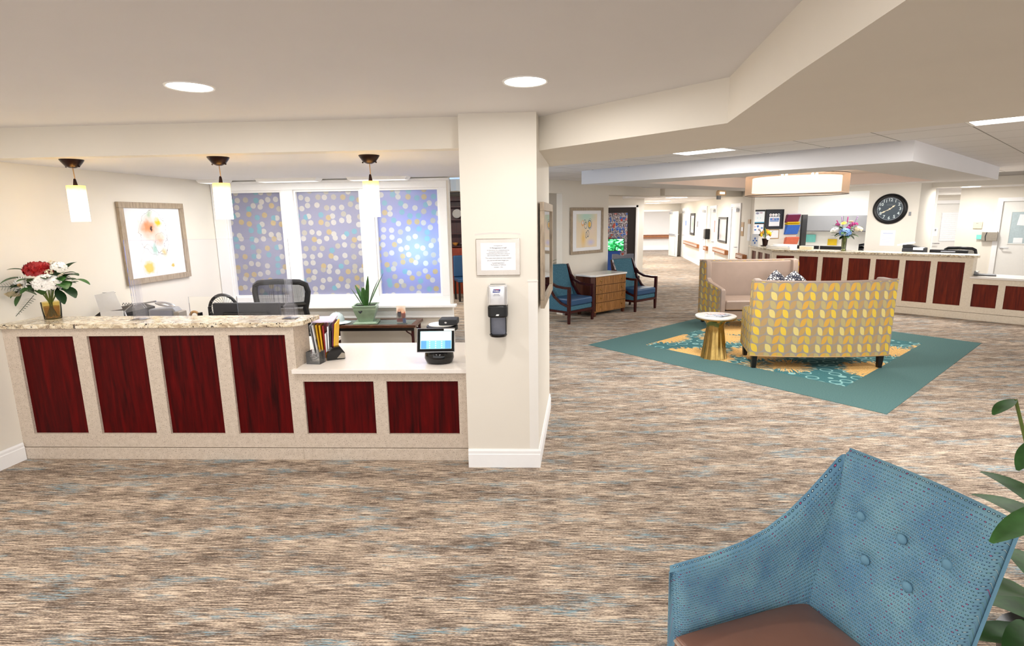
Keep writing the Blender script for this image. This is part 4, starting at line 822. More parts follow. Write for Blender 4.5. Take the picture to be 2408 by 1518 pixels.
# settees
def settee(label, loc, rotz):
    t = thing('settee', label, 'sofa', loc, rotz, 'settees on the carpet inlay')
    W_ = .79
    def tp(mb):                      # the arms and seat draw in towards the front
        mb.v = [(x*(1-.236*max(0, .34-y)), y, z) for x, y, z in mb.v]; return mb
    def rear(x, z): 
        k = 1-(x/W_)**2; return (x, .335+.075*k+.03*(z-.155), z)
    def front(x, z):
        k = 1-(x/W_)**2; return (x, .235+.055*k+.05*(z-.155), z)
    topz = lambda x: 1.035-.012*(1-(x/W_)**2)
    obj('back_cushion', MB().slab(lambda u, v: front(-.70+1.40*u, .40+(topz(-.7+1.4*u)-.012-.40)*v), lambda u, v: tuple(Vector(rear(-.70+1.40*u, .40+(topz(-.7+1.4*u)-.012-.40)*v))-Vector((0, .03, 0))), 16, 6), M['leather'], t, smooth=True, bevel=.015)
    obj('back_panel', MB().slab(lambda u, v: tuple(Vector(rear(-W_+2*W_*u, .155+(topz(-W_+2*W_*u)-.155)*v))-Vector((0, .028, 0))), lambda u, v: rear(-W_+2*W_*u, .155+(topz(-W_+2*W_*u)-.155)*v), 20, 4), M['leaf_fabric'], t, smooth=True)
    obj('top_piping', MB().tube([tuple(Vector(rear(-W_+2*W_*k/20, topz(-W_+2*W_*k/20)))+Vector((0, -.012, .004))) for k in range(21)], .014, 8), M['leather'], t, smooth=True)
    obj('bottom_piping', MB().tube([rear(-W_+2*W_*k/20, .157) for k in range(21)], .006, 6), M['tan'], t)
    prof = [(.322, .155), (.350, 1.045), (.16, 1.05), (.13, .98), (.12, .76), (.06, .715), (-.30, .648), (-.355, .635), (-.38, .60), (-.385, .155)]
    outer = [(.325, .16), (.352, 1.03), (.17, 1.03), (.145, .97), (.135, .745), (.07, .70), (-.30, .632), (-.34, .615), (-.355, .16)]
    for sx in (-1, 1):
        x0, x1 = sorted((sx*.69, sx*(W_-.012))); a = obj('arm', tp(MB().prism(prof, x0, x1, 'x')), M['leather'], t, bevel=.018, seg=3)
        y0, y1 = sorted((sx*(W_-.013), sx*(W_-.002))); obj('outer_panel', tp(MB().prism(outer, y0, y1, 'x')), M['leaf_fabric'], a)
    obj('seat_base', tp(MB().box(-.70, .70, -.345, .30, .155, .285)), M['leather'], t, bevel=.01)
    for x0, x1 in ((-.685, .685),):
        c = obj('seat_cushion', tp(MB().box(x0, x1, -.375, .25, .300, .455)), M['leather'], t, bevel=.035, seg=4); obj('piping', tp(MB().tube([(x0+.02, -.37, .43), (x1-.02, -.37, .43)], .005, 6).tube([(x0+.02, -.37, .322), (x1-.02, -.37, .322)], .005, 6)), M['leather'], c)
    for x, y in ((-.72, .29), (.72, .29), (-.60, -.33), (.60, -.33)):
        lp = MB(); s = .030; e = .022
        lp.add([(x-e, y-e, 0), (x+e, y-e, 0), (x+e, y+e, 0), (x-e, y+e, 0), (x-s, y-s, .155), (x+s, y-s, .155), (x+s, y+s, .155), (x-s, y+s, .155)], [(3,2,1,0),(4,5,6,7),(0,1,5,4),(1,2,6,5),(2,3,7,6),(3,0,4,7)])
        obj('leg', lp, M['black_wood'], t)
    return t
settee('leaf-patterned settee showing its taupe leather seat and two throw pillows', (3.535, 9.09, .004), 0)
settee('leaf-patterned settee seen from its yellow back beside the brass table', (3.285, 6.745, .004), R(180)-R(.6))
def pillow(label, loc, rot):
    def f(sg):
        def g(u, v):
            x, z = (u-.5)*.36, (v-.5)*.36; k = max(0, (1-(2*u-1)**2)*(1-(2*v-1)**2))**.5; pin = 1-.10*(1-k)*abs((2*u-1)*(2*v-1))
            return (x*pin, sg*.065*k, z*pin)
        return g
    o = obj('throw_pillow', MB().grid(f(-1), 12, 12).grid(f(1), 12, 12), M['pillow'], loc=loc, rot=rot, smooth=True); return tag(o, label, 'pillow', 'throw pillows on the settee')
pillow('black and white throw pillow propped against the settee back', (3.92, 9.17, .67), (R(-18), R(45), 0)); pillow('black and white throw pillow in the settee corner, beside the wing', (4.15, 9.06, .66), (R(-14), R(42), R(-28)))
# brass side table
t = thing('side_table', 'round side table with a white marble top on a fluted brass base', 'table', (2.25, 6.95, .004))
fl_ = lambda i, z: .045*math.cos(i*2*math.pi/6)*(1 if z < .40 else 0)
obj('base', MB().lathe([(.158, 0), (.155, .01), (.135, .15), (.112, .33), (.106, .40), (.112, .44), (.135, .48), (.165, .505)], 72, flute=fl_), M['brass'], t, smooth=True)
obj('rim', MB().lathe([(.165, .503), (.243, .507), (.245, .522), (.24, .523)], 48), M['brass'], t, smooth=True); obj('marble_top', MB().lathe([(.243, .523), (.247, .530), (.247, .542), (.243, .546)], 48), M['marble'], t, smooth=True)
mags = [((2.24, 6.97), 12, '#eceef4', '#b8c6e0', .0), ((2.20, 6.90), -18, '#f2f2f4', '#8a8a92', .004), ((2.31, 6.90), 35, '#dfe6f0', '#4a5a80', .008), ((2.26, 6.99), -5, '#f0e2e0', '#c98a80', .012)]
for k, ((x, y), a, c1, c2, dz) in enumerate(mags):
    mt = printed('magazine_cover_%d' % k, c1, [('e', .02, .0, .06, .03, .8, c2)], rough=.3)
    t2 = NT('magazine_%d' % k); cc = t2.ramp(t2.noise(t2.map((18, 40, 1)), 1, 2), [(.4, c1), (.56, c2), (.62, c1)], 'CONSTANT' if k % 2 else 'LINEAR'); mt = t2.done(cc, .3)
    o = obj('magazine', MB().box(-.10, .10, -.065, .065, 0, .004), mt, loc=(x, y, .5505+dz), rotz=R(a)); tag(o, ('magazine with a pale blue cover, lowest on the brass table', 'grey printed magazine near the table edge', 'dark blue printed magazine fanned over the others', 'pinkish magazine lying on top of the pile')[k], 'magazine', 'magazines on the brass table')
# drum pendant
t = thing('drum_pendant', 'large double drum pendant light under the ceiling recess', 'pendant lamp', (3.90, 8.72, 2.42))
glow('drum_inner', '#fff0dc', 1.3, '#fff3df')
def m_sheer():
    t = NT('sheer_shade'); d = t.new('ShaderNodeBsdfTranslucent'); d.inputs[0].default_value = lin('#cdb6a2'); df = t.new('ShaderNodeBsdfDiffuse'); df.inputs[0].default_value = lin('#cdb8a6'); tr = t.new('ShaderNodeBsdfTransparent'); tr.inputs[0].default_value = (1, .97, .93, 1); a = t.new('ShaderNodeMixShader'); a.inputs[0].default_value = .5; b = t.new('ShaderNodeMixShader'); b.inputs[0].default_value = .48
    t.t.links.new(d.outputs[0], a.inputs[1]); t.t.links.new(df.outputs[0], a.inputs[2]); t.t.links.new(tr.outputs[0], b.inputs[1]); t.t.links.new(a.outputs[0], b.inputs[2]); t.t.links.new(b.outputs[0], t.o.inputs[0]); return t.m
M['sheer'] = m_sheer()
DR = .70
obj('outer_shade', MB().lathe([(DR, -.36), (DR, -.07)], 64, cap=False), M['sheer'], t, smooth=True); obj('inner_shade', MB().lathe([(DR*.86, -.315), (DR*.86, -.10)], 64, cap=False), M['drum_inner'], t, smooth=True)
obj('diffuser', MB().lathe([(DR*.84, -.312), (DR*.84, -.306)], 64), M['drum_inner'], t)
for z in (-.36, -.07): obj('shade_ring', MB().tube([(DR*math.cos(R(a)), DR*math.sin(R(a)), z) for a in range(0, 361, 6)], .005, 6), M['bronze'], t)
for x in (-.22, .22): obj('rod', MB().tube([(x, 0, -.1), (x, 0, 0)], .008, 8), M['brass'], t)
obj('canopy', MB().lathe([(.30, -.012), (.30, 0)], 32), M['brass'], t)
for x in (-.25, -.19, .19, .25): obj('finial', MB().ball((x, -.1, -.06), .018), M['lens'], t)
lamp('drum_lamp', 'POINT', (3.9, 8.72, 2.2), 22, (1, .93, .85), .3); lamp('drum_lamp_down', 'AREA', (3.9, 8.72, 2.05), 24, (1, .96, .9), 1.2)
# troffer lights set in the drop ceiling
glow('troffer_glow', '#ffffff', 5)
for k, (i, j) in enumerate(sorted(light_cells)):
    x, y = AB(A0+TP*(i+.5), B0+TP*(j+.5))
    t = thing('troffer_light', {(-1, 0): 'square lit ceiling panel between the beam and the tray over the settees', (3, 0): 'square lit ceiling panel beyond the beam, cut off at the picture edge', (7, 1): 'square ceiling panel beyond the beam, wholly out of the picture', (-3, 11): 'square ceiling panel over the corridor end of the station desk', (-1, 11): 'square ceiling panel over the middle of the station desk', (1, 11): 'square ceiling panel over the clock end of the station desk'}[(i, j)], 'ceiling light', (x, y, 2.43), R(-45), 'square ceiling panels of the lobby')
    obj('frame', MB().box(-.30, .30, -.30, -.275, 0, .02).box(-.30, .30, .275, .30, 0, .02).box(-.30, -.275, -.275, .275, 0, .02).box(.275, .30, -.275, .275, 0, .02), M['white'], t); obj('diffuser', MB().box(-.275, .275, -.275, .275, .006, .02), M['troffer_glow'], t)
    lamp('troffer_lamp', 'AREA', (x, y, 2.42), 22 if j == 11 else 36, (1, .98, .95), .5, .5, (0, 0, R(-45)))
# picture on the 45 degree wall
art2 = printed('oval_art', '#f0dfc4', [('e', -.02, .27, .35, .16, .8, '#bfe0d2'), ('e', -.10, -.14, .09, .22, .85, '#f2cd7e'), ('e', .12, -.22, .14, .08, .85, '#d6cfe6'), ('e', .15, .05, .14, .2, .9, '#f3dfd0'), ('e', -.12, .14, .05, .07, .4, '#f0b878'), ('e', -.12, .15, .028, .04, .4, '#eef0ee'), ('o', -.06, .16, .032, .05, .10, '#4a6a72'), ('o', -.035, .10, .038, .065, .09, '#4f6f78'), ('e', .075, .115, .042, .062, .25, '#f3c24a'), ('o', .08, .12, .056, .08, .09, '#3f5a66'), ('o', .09, .125, .07, .11, .04, '#7fb8b4'), ('o', .03, -.055, .035, .065, .11, '#50606a'), ('o', -.015, -.08, .03, .06, .10, '#5a6570')], warp=.012)
framed('framed_painting', 'abstract painting of outlined ovals in a wood frame above the dresser', ST(0, 0) if False else (W1p[0]+.475, W1p[1]+.475, 1.10), R(45), .95, .855, .055, 'frame_wood', art2, .60, .62)
# armchairs
def armchair(label, loc, rotz):
    t = thing('armchair', label, 'armchair', loc, rotz, 'blue armchairs beside the dresser')
    W_ = .315
    for sx in (-1, 1):
        x = sx*W_
        obj('front_leg', MB().tube([(x, -.30, 0), (x, -.30, .30), (x, -.305, .615)], [.75, 1, .95], sq=(.022, .026)), M['darkwood'], t)
        obj('arm_rail', MB().tube([(x, -.325, .615), (x, -.2, .612), (x, -.02, .625), (x, .12, .68), (x, .20, .76), (x, .265, .90), (x*.98, .285, .955)], 1, sq=(.020, .020)), M['darkwood'], t)
        obj('side_rail', MB().tube([(x, -.29, .30), (x, -.12, .345), (x, .03, .44), (x, .14, .58), (x, .21, .75)], 1, sq=(.016, .018)), M['darkwood'], t)
        obj('lower_rail', MB().tube([(x, -.30, .20), (x, .27, .20)], 1, sq=(.018, .020)), M['darkwood'], t)
        obj('rear_leg', MB().tube([(x, .31, 0), (x, .27, .22), (x, .22, .5), (x*.98, .285, .955)], [.8, 1, 1, .9], sq=(.020, .022)), M['darkwood'], t)
        obj('side_panel', MB().prism([(-.27, .22), (.26, .22), (.22, .5), (.19, .70), (.12, .56), (.02, .43), (-.12, .335), (-.27, .285)], x-.008, x+.008, 'x'), M['chair_fabric'], t)
    obj('front_rail', MB().box(-W_, W_, -.325, -.29, .185, .225), M['darkwood'], t); obj('seat_rail', MB().box(-W_+.02, W_-.02, -.305, .24, .225, .30), M['chair_fabric'], t, bevel=.008)
    obj('seat_cushion', MB().box(-W_+.025, W_-.025, -.33, .20, .30, .425), M['navy'], t, bevel=.035, seg=4)
    bk = lambda u, v, o: (-W_+.03+2*(W_-.03)*u, .15+.17*v+o, .40+.555*v+.008*math.sin(math.pi*u)*v)
    obj('backrest', MB().slab(lambda u, v: bk(u, v, -.05-.012*math.sin(math.pi*u)), lambda u, v: bk(u, v, .045), 10, 6), M['chair_fabric'], t, bevel=.015)
    return t
armchair('blue armchair with a curved dark wood frame, nearest the column', (.545, 9.675, 0), R(46)); armchair('blue armchair with a curved dark wood frame by the corridor opening', (1.885, 10.85, 0), R(43))
# dresser
t = thing('dresser', 'four-drawer ribbed wood dresser with a white marble top between the armchairs', 'dresser', (1.345, 10.20, 0), R(43.2))
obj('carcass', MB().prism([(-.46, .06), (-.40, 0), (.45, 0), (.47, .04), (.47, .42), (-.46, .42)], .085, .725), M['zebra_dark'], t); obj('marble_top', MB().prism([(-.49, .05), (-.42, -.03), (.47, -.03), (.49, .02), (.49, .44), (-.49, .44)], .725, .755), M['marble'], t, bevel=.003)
for k in range(4):
    z0 = .10+k*.157; dr = obj('drawer', MB().box(-.405, .445, -.014, 0, z0, z0+.147), M['zebra_dark'], t)  # darker face behind the slats draws the shade in the grooves
    obj('drawer_edge', MB().box(-.405, .445, -.026, -.014, z0, z0+.010).box(-.405, .445, -.026, -.014, z0+.137, z0+.147), M['zebra'], dr)
    for i in range(18): obj('slat', MB().box(-.405+i*.0472+.003, -.405+(i+1)*.0472-.003, -.023, -.014, z0+.010, z0+.137), M['zebra'], dr)
    for x in (-.28, .32): obj('knob', MB().ball((x, -.04, z0+.075), .014).tube([(x, -.02, z0+.075), (x, -.035, z0+.075)], .006), M['brass'], dr)
obj('base_rail', MB().box(-.42, .46, -.01, .02, .075, .10), M['zebra'], t)
for x, y in ((-.40, .02), (.42, .02), (-.40, .38), (.42, .38)): obj('foot', MB().prism([(x-.02, 0), (x+.02, 0), (x+.035, .085), (x-.035, .085)], y-.02, y+.02, 'y'), M['zebra_dark'], t)
# fern-like plant in the niche
t = thing('potted_palm', 'arching green leafy plant in the niche behind the armchair', 'plant', (.18, 10.75, 0)); obj('pot', MB().lathe([(.12, 0), (.15, .02), (.17, .30), (.15, .30)], 20), M['celadon'], t, smooth=True); obj('stalk', MB().tube([(0, 0, .25), (.02, 0, .75)], .012), M['stem'], t)
rnd = random.Random(11)
for k in range(26):
    a = rnd.uniform(0, 6.28); obj('leaf', MB().blade((.02, 0, rnd.uniform(.55, .85)), (math.cos(a)*.7, math.sin(a)*.7, rnd.uniform(.4, 1.1)), rnd.uniform(.35, .55), .035, rnd.uniform(1.1, 1.9), 7), M['green'], t, smooth=True)
# media doorway: collage board, screen, chair
def m_collage():
    t = NT('photo_collage'); x, y, z = t.sep(t.tc()); br = t.new('ShaderNodeTexBrick'); t.put(br.inputs['Vector'], t.comb(x, z, 0)); br.inputs['Scale'].default_value = 1; br.inputs['Brick Width'].default_value = .21; br.inputs['Row Height'].default_value = .16; br.inputs['Mortar Size'].default_value = .004; br.inputs['Color1'].default_value = (0,0,0,1); br.inputs['Color2'].default_value = (1,1,1,1); br.inputs['Mortar'].default_value = (.9,.9,.9,1)
    n = t.noise(t.comb(t.math('MULTIPLY', x, 34), t.math('MULTIPLY', z, 22), 0), 1, 4, .7); v = t.voro(t.comb(t.math('MULTIPLY', x, 17), t.math('MULTIPLY', z, 13), 0), 1, 1, out='Color'); r, g, b = t.sep(v)
    c = t.ramp(n, [(.35, '#201c20'), (.5, '#7b7078'), (.62, '#d8d0d0')]); c = t.mix(t.math('GREATER_THAN', r, .8), c, '#2f5fb0'); c = t.mix(t.math('GREATER_THAN', g, .9), c, '#b8442e'); c = t.mix(t.math('MULTIPLY', br.outputs['Fac'], .8), c, '#e8e6e6'); return t.done(c, .4)
M['collage'] = m_collage()
o = obj('photo_collage', MB().box(1.55, 2.66, 16.50, 16.53, .62, 1.875), M['collage']); tag(o, 'board covered in small photographs in the dark doorway', 'photo board')
t = thing('wall_screen', 'glowing screen with green leafy picture in the dark doorway', 'screen', (2.13, 16.30, .80))
def m_green():
    t = NT('green_screen'); x, y, z = t.sep(t.tc()); n = t.noise(t.comb(t.math('MULTIPLY', x, 6), t.math('MULTIPLY', z, 9), 0), 1, 3, .6, 1.2); c = t.ramp(n, [(.38, '#04140c'), (.48, '#0f9a4a'), (.56, '#8af0b0'), (.64, '#eafff0')]); return t.done(c, .4, Emission_Color=c, Emission_Strength=1.2)
obj('casing', MB().box(-.5, .42, 0, .05, -.02, .35), M['black'], t); obj('picture', MB().box(-.48, .40, -.004, 0, .0, .33), m_green(), t); obj('stand', MB().box(-.4, .3, -.02, .05, -.8, -.02), plain('aquarium_blue', '#16489a', .5), t)
t = thing('task_chair', 'grey mesh chair with a curved top behind the second armchair', 'chair', (1.95, 12.6, 0), R(10))
obj('backrest', MB().slab(lambda u, v: ((u-.5)*.5, .05*math.cos(3.14*(u-.5)), .5+.45*v-(.05*math.exp(-((u-.5)/.15)**2) if v > .9 else 0)), lambda u, v: ((u-.5)*.5, .05*math.cos(3.14*(u-.5))+.03, .5+.45*v-(.05*math.exp(-((u-.5)/.15)**2) if v > .9 else 0)), 14, 5), M['clear_gray'], t, smooth=True)
obj('seat', MB().box(-.24, .24, -.45, .02, .42, .5), M['dark_gray'], t, bevel=.02); obj('pedestal', MB().lathe([(.25, 0), (.25, .03), (.03, .06), (.03, .42)], 16, (0, -.2, 0)), M['black'], t)
# ================================================================== corridor
for k, (x, y) in enumerate(((3.99, 16.25), (4.40, 20.0), (4.83, 23.6))):
    downlight(x, y, 2.275, .30, ('round corridor ceiling light nearest the lobby', 'round corridor ceiling light, middle of the three', 'round corridor ceiling light farthest down the hall')[k], 'corridor ceiling lights', 55, (1, .97, .93))
lamp('beyond_light', 'AREA', (5.5, 27.5, 2.2), 30, (.95, .97, 1), 1.0)
def handrail(label, s0, s1, z):
    t = thing('handrail', label, 'handrail', (*CR0, 0), cra, 'corridor handrails')
    obj('rail', MB().prism([(.055, z-.055), (.10, z-.04), (.10, z+.03), (.06, z+.045), (.04, z+.03), (.04, z-.04)][::-1], s0, s1, 'x'), M['handrail_face'], t); obj('cap_strip', MB().box(s0, s1, .02, .095, z+.042, z+.062), M['rail_wood'], t); obj('bottom_strip', MB().box(s0, s1, .02, .095, z-.075, z-.055), M['rail_wood'], t)
    obj('end_return', MB().box(s0-.06, s0, 0, .10, z-.07, z+.055), M['rail_wood'], t); obj('end_return', MB().box(s1, s1+.06, 0, .10, z-.07, z+.055), M['rail_wood'], t)
plain('handrail_face', '#c9ab9f', .4)
handrail('short handrail piece beside the station end of the corridor', .45, 1.05, .76); handrail('handrail beneath the corridor mirror picture', 2.42, 4.05, .75); handrail('stub of handrail below the black soap dispenser', 5.25, 5.65, .70); handrail('long handrail below the slim black framed picture', 7.0, 10.3, .68)
o = obj('handrail', MB().box(3.6, 7.6, 29.30, 29.4, .66, .74).box(3.6, 7.6, 29.28, 29.40, .76, .79).box(3.6, 7.6, 29.28, 29.40, .60, .63), M['rail_wood']); tag(o, 'wooden handrail on the wall beyond the open double doors', 'handrail')
def on_corr(t_s, z, d=.0): p = CW(t_s, d, z); return p
# pictures face the corridor: local -y must point to the corridor side (left of the wall line)
cpr = cra+math.pi
framed('framed_picture', 'slim black framed picture on the corridor wall above the long handrail', CW(8.65, .0, 1.02), cpr, 1.0, .82, .09, 'black', printed('corr_art_a', '#cfd6d0', [('e', 0, 0, .25, .2, .9, '#9fc2b4')]), .62, .48)
framed('framed_mirror', 'dark framed mirror picture on the corridor wall beside the near door', CW(3.2, .0, .99), cpr, 1.15, .72, .06, 'black', plain('dull_mirror', '#c9c9cf', .08, .6, var=.25, vscale=6), 1.02, .59)
t = thing('soap_dispenser', 'black and grey dispenser mounted on the corridor wall', 'dispenser', CW(5.35, 0, 1.0), cpr); obj('black_unit', MB().box(.0, .26, -.16, 0, 0, .33), M['black'], t, bevel=.02); obj('gray_unit', MB().box(-.25, -.02, -.14, 0, 0, .31), M['gray'], t, bevel=.01)
t = thing('room_sign', 'small tan room sign on the corridor wall by the first door', 'sign', CW(.95, 0, 1.25), cpr); obj('plate', MB().box(-.12, .12, -.012, 0, 0, .34), M['tan'], t); obj('insert', MB().box(-.09, .09, -.015, -.012, .12, .22), M['paper'], t)
t = thing('clipboard_sign', 'white card with a tan clip at the end of the corridor wall', 'sign', CW(.30, 0, 1.16), cpr); obj('card', MB().box(-.12, .12, -.01, 0, 0, .40), M['paper'], t); obj('clip', MB().box(-.10, .10, -.02, 0, .40, .50), M['tan'], t)
for k, s in enumerate((7.6, 10.45, 6.82)):
    o = obj('room_number_sign', MB().box(-.1, .1, -.012, 0, 0, .2), M['folder_blue'] if k == 1 else M['gray'], loc=CW(s, .0, 1.35), rotz=cpr); tag(o, ('small grey room number plate beside the slim picture', 'small blue room number plate at the far corridor door', 'small grey room number plate near the third corridor door')[k], 'sign')
o = obj('orange_notice', MB().box(-.02, .05, -.014, -.002, 0, .35), M['folder_orange'], loc=CW(4.35, .012, 1.25), rotz=cpr); tag(o, 'narrow orange notice on the corridor door edge', 'notice')
t = thing('signal_light', 'small amber-lit signal fixture on the beam over the corridor', 'signal light', (4.42, 13.825, 2.23), R(38.6)); glow('signal_glow', '#fff0d8', 1.2); obj('body', MB().prism([(-.16, .0), (.16, 0), (.16, .09), (.10, .13), (-.10, .13), (-.16, .09)], -.06, 0, 'y'), plain('amber_plastic', '#f0cfa6', .4), t); obj('lit_face', MB().box(-.10, .10, -.064, -.06, .035, .085), M['signal_glow'], t); obj('lower_box', MB().box(-.14, -.03, -.05, .0, -.09, 0), M['gray'], t)
# ================================================================== nurses' station
NL = ST(3.16, 0)                       # left corner of the long front
xs = [(0, .351), (.444, .80), (.883, 1.24), (1.335, 1.695), (1.78, 2.146), (2.235, 2.60), (2.69, 3.06)]
panelled('nurse_station_counter', 'long station counter with seven reddish wood panels under granite, facing the settees', (NL[0], NL[1], 0), R(-45), -.09, 3.165, xs, 1.03, .222, .945, .123, .35, 'stone_pale', 'cherry')
panelled('nurse_station_counter', 'low end of the station counter with short panels and a white top', (NL[0], NL[1], 0), R(-45), 3.165, 4.75, [(3.20, 3.52), (3.607, 3.98), (4.07, 4.44)], .69, .222, .60, .123, .6, 'stone_pale', 'cherry')
FC = (4.87, 11.72)
panelled('nurse_station_counter', 'narrow shaded return of the station counter beside the corridor, with three small panels', (5.03, 13.32, 0), along((5.03, 13.32), FC), 0, 1.61, [(.12, .47), (.61, .97), (1.10, 1.48)], 1.03, .222, .955, .123, .12, 'stone_pale', 'cherry_shade')
gp = [(4.99, 13.33), (4.825, 11.70), (4.86, 11.60), ST(-.06, -.03)[:2], ST(-.08, .02)[:2], ST(-.02, .40)[:2], ST(2.9, .42)[:2], (5.30, 12.0), (5.42, 13.33)]
g = obj('granite_worktop', MB().prism(gp, 1.03, 1.068), M['granite'], bevel=.005); tag(g, 'angled beige granite worktop on the station counter', 'worktop')
w1 = [ST(.01, -.03)[:2], ST(-1.6, -.03)[:2], ST(-1.6, .62)[:2], ST(.01, .62)[:2]]
g = obj('white_worktop', MB().prism(w1, .69, .722), M['quartz'], bevel=.003); tag(g, 'white worktop on the low end of the station counter', 'worktop')
d_ = obj('inner_desk', MB().prism([ST(2.9, .45)[:2], ST(.04, .45)[:2], ST(.04, 1.1)[:2], ST(2.9, 1.1)[:2]], .70, .73).prism([ST(2.85, .5)[:2], ST(2.8, .5)[:2], ST(2.8, 1.05)[:2], ST(2.85, 1.05)[:2]], 0, .70).prism([ST(.1, .5)[:2], ST(.05, .5)[:2], ST(.05, 1.05)[:2], ST(.1, 1.05)[:2]], 0, .70), M['quartz']); tag(d_, 'white inner desk behind the station counter', 'desk')
# clock
t = thing('wall_clock', 'large round black wall clock with white numerals showing twenty to two', 'clock', ST(1.781, KO, 1.846), R(-45))
def disc(prof, n=64):
    mb = MB().lathe(prof, n, cap=False); mb.v = [(x, -z, y) for x, y, z in mb.v]; return mb
obj('rim', disc([(.24, .02), (.245, .04), (.275, .055), (.30, .045), (.315, .02), (.318, 0)]), M['black'], t, smooth=True); obj('dial', disc([(.001, .018), (.245, .018)]), plain('dial', '#3f4a52', .3, var=.08, vscale=8), t)
obj('dial_ring', disc([(.225, .0188), (.229, .0192), (.233, .0188)]), M['gray'], t)
for h in range(1, 13):
    a = R(90-30*h); text('numeral', str(h), .085, M['numeral'] if 'numeral' in M else plain('numeral', '#d8e4e4', .5), t, (.185*math.cos(a), -.0195, .185*math.sin(a)), bold=.0015)
for h in range(60):
    a = R(6*h); c, s = math.cos(a), math.sin(a)
    if h % 5: continue
    obj('minute_mark', MB().xbox(Matrix.Rotation(-a, 4, 'Y'), .216, .224, -.020, -.0185, -.003, .003), M['numeral'], t)
def hand(a, L, w): 
    c, s = math.cos(R(a)), math.sin(R(a)); P = lambda r, q: (r*c-q*s, r*s+q*c)
    return MB().prism([P(-.05, -w*.4), P(L*.45, -w*.3), P(L*.62, -w), P(L, 0), P(L*.62, w), P(L*.45, w*.3), P(-.05, w*.4)], -.026, -.023, 'y')
obj('hour_hand', hand(90-50, .125, .018), M['petal_cream'], t); obj('minute_hand', hand(90-240, .19, .016), M['petal_cream'], t); obj('hub', disc([(.001, .028), (.018, .027), (.018, .018)], 16), M['petal_cream'], t)
obj('maker_line', MB().box(-.06, .05, -.020, -.0185, .083, .088), M['gray'], t)
o = obj('wall_notice', MB().box(-.132, .132, -.003, 0, 0, .325), printed('notice_sheet', '#eef1f8', [('r', -.09, .09, .25, .27, '#c3cbe0'), ('r', -.1, .1, .20, .205, '#c9cfe2'), ('r', -.1, .08, .16, .165, '#c9cfe2'), ('r', -.1, .1, .12, .125, '#c9cfe2'), ('r', -.1, .05, .08, .085, '#c9cfe2')]), loc=ST(1.769, KO, 1.077), rotz=R(-45)); tag(o, 'pale sheet of paper taped to the wall below the clock', 'paper')
o = obj('wall_switch', MB().box(-.02, .02, -.012, 0, 0, .08), M['gray'], loc=ST(1.42, KO, 1.70), rotz=R(-45)); tag(o, 'tiny grey switch on the wall to one side of the clock', 'switch')
# frames left of the opening
pf_ = [('r', -.13, .13, .02, .26, '#eef4f8'), ('r', -.13, .13, .0, .02, '#3fa0c8'), ('e', -.05, .22, .05, .03, .4, '#8a8ba8'), ('e', .04, .23, .05, .02, .4, '#c0a8b8'), ('e', -.04, .11, .015, .012, .4, '#a9dfe8'), ('e', .03, .11, .015, .012, .4, '#a9dfe8'),
    ('r', -.12, .12, -.26, -.03, '#f2f3f8'), ('e', -.02, -.08, .03, .03, .2, '#3f78c8'), ('e', .08, -.12, .03, .02, .2, '#3f78c8'), ('e', -.08, -.16, .03, .02, .2, '#3f78c8'), ('e', .02, -.16, .04, .03, .5, '#c8a0b8'), ('e', -.09, -.09, .03, .02, .5, '#d8b0c8')]
framed('framed_notice', 'tall black framed notice panel nearest the corridor at the station', SL(.16, 1.28), sla, .28, .60, .012, 'black', printed('panel_print', '#10121a', pf_), .255, .57, .02, 'black')
pf2 = [('r', -.13, .13, -.16, .06, '#f4f5fa'), ('r', -.11, .11, -.06, .03, '#8fa6d2'), ('e', -.08, .0, .03, .02, .3, '#3f78c8'), ('e', .02, -.01, .03, .02, .3, '#4a80c8'), ('e', .09, .0, .03, .02, .3, '#3a6ab8'), ('e', -.03, .0, .025, .02, .4, '#d8a0b0'), ('e', -.1, .10, .033, .033, .15, '#f0eef0'), ('e', -.1, .10, .014, .01, .3, '#b03a40'), ('e', -.033, .10, .033, .033, .15, '#f0eef0'), ('e', .033, .10, .033, .033, .15, '#f2f2f4'), ('e', .1, .10, .033, .033, .15, '#d8dce2'), ('e', .1, .10, .02, .02, .3, '#7d8a90')]
framed('framed_notice', 'wide black framed display with four round badges at the station', SL(.535, 1.432), sla, .445, .452, .022, 'black', printed('badge_print', '#1c1f2b', pf2), .40, .41, .03, 'black')
framed('certificate_frame', 'small orange-brown framed certificate below the badge display', SL(.53, 1.203), sla, .295, .215, .018, 'tan', None, depth=.015)
def wallfolder(label, s, z, mt, h, rim=None):
    t = thing('wall_folder', label, 'folder', SL(s, z), sla, 'hanging folders at the station')
    obj('pocket', MB().add([(-.165, 0, 0), (.145, 0, 0), (.165, -.0, h), (-.14, 0, h), (-.165, -.05, .005), (.145, -.05, .005), (.165, -.11, h), (-.14, -.11, h)], [(0,1,2,3), (7,6,5,4), (4,5,1,0), (5,6,2,1), (7,4,0,3)]), M[mt], t)
    obj('folder_tab', MB().box(-.14, .165, -.09, -.04, h-.01, h+.02), M[rim or mt], t)
    return t
wallfolder('maroon hanging folder, topmost at the edge of the office opening', .965, 1.58, 'folder_red', .175, 'lilac'); wallfolder('yellow hanging folder between the maroon and blue ones', .965, 1.53, 'folder_yellow', .04); wallfolder('blue hanging folder at the edge of the office opening', .965, 1.30, 'folder_blue', .22, 'folder_yellow'); wallfolder('orange-red wall pocket below the blue folder', .97, 1.03, 'folder_orange', .19)
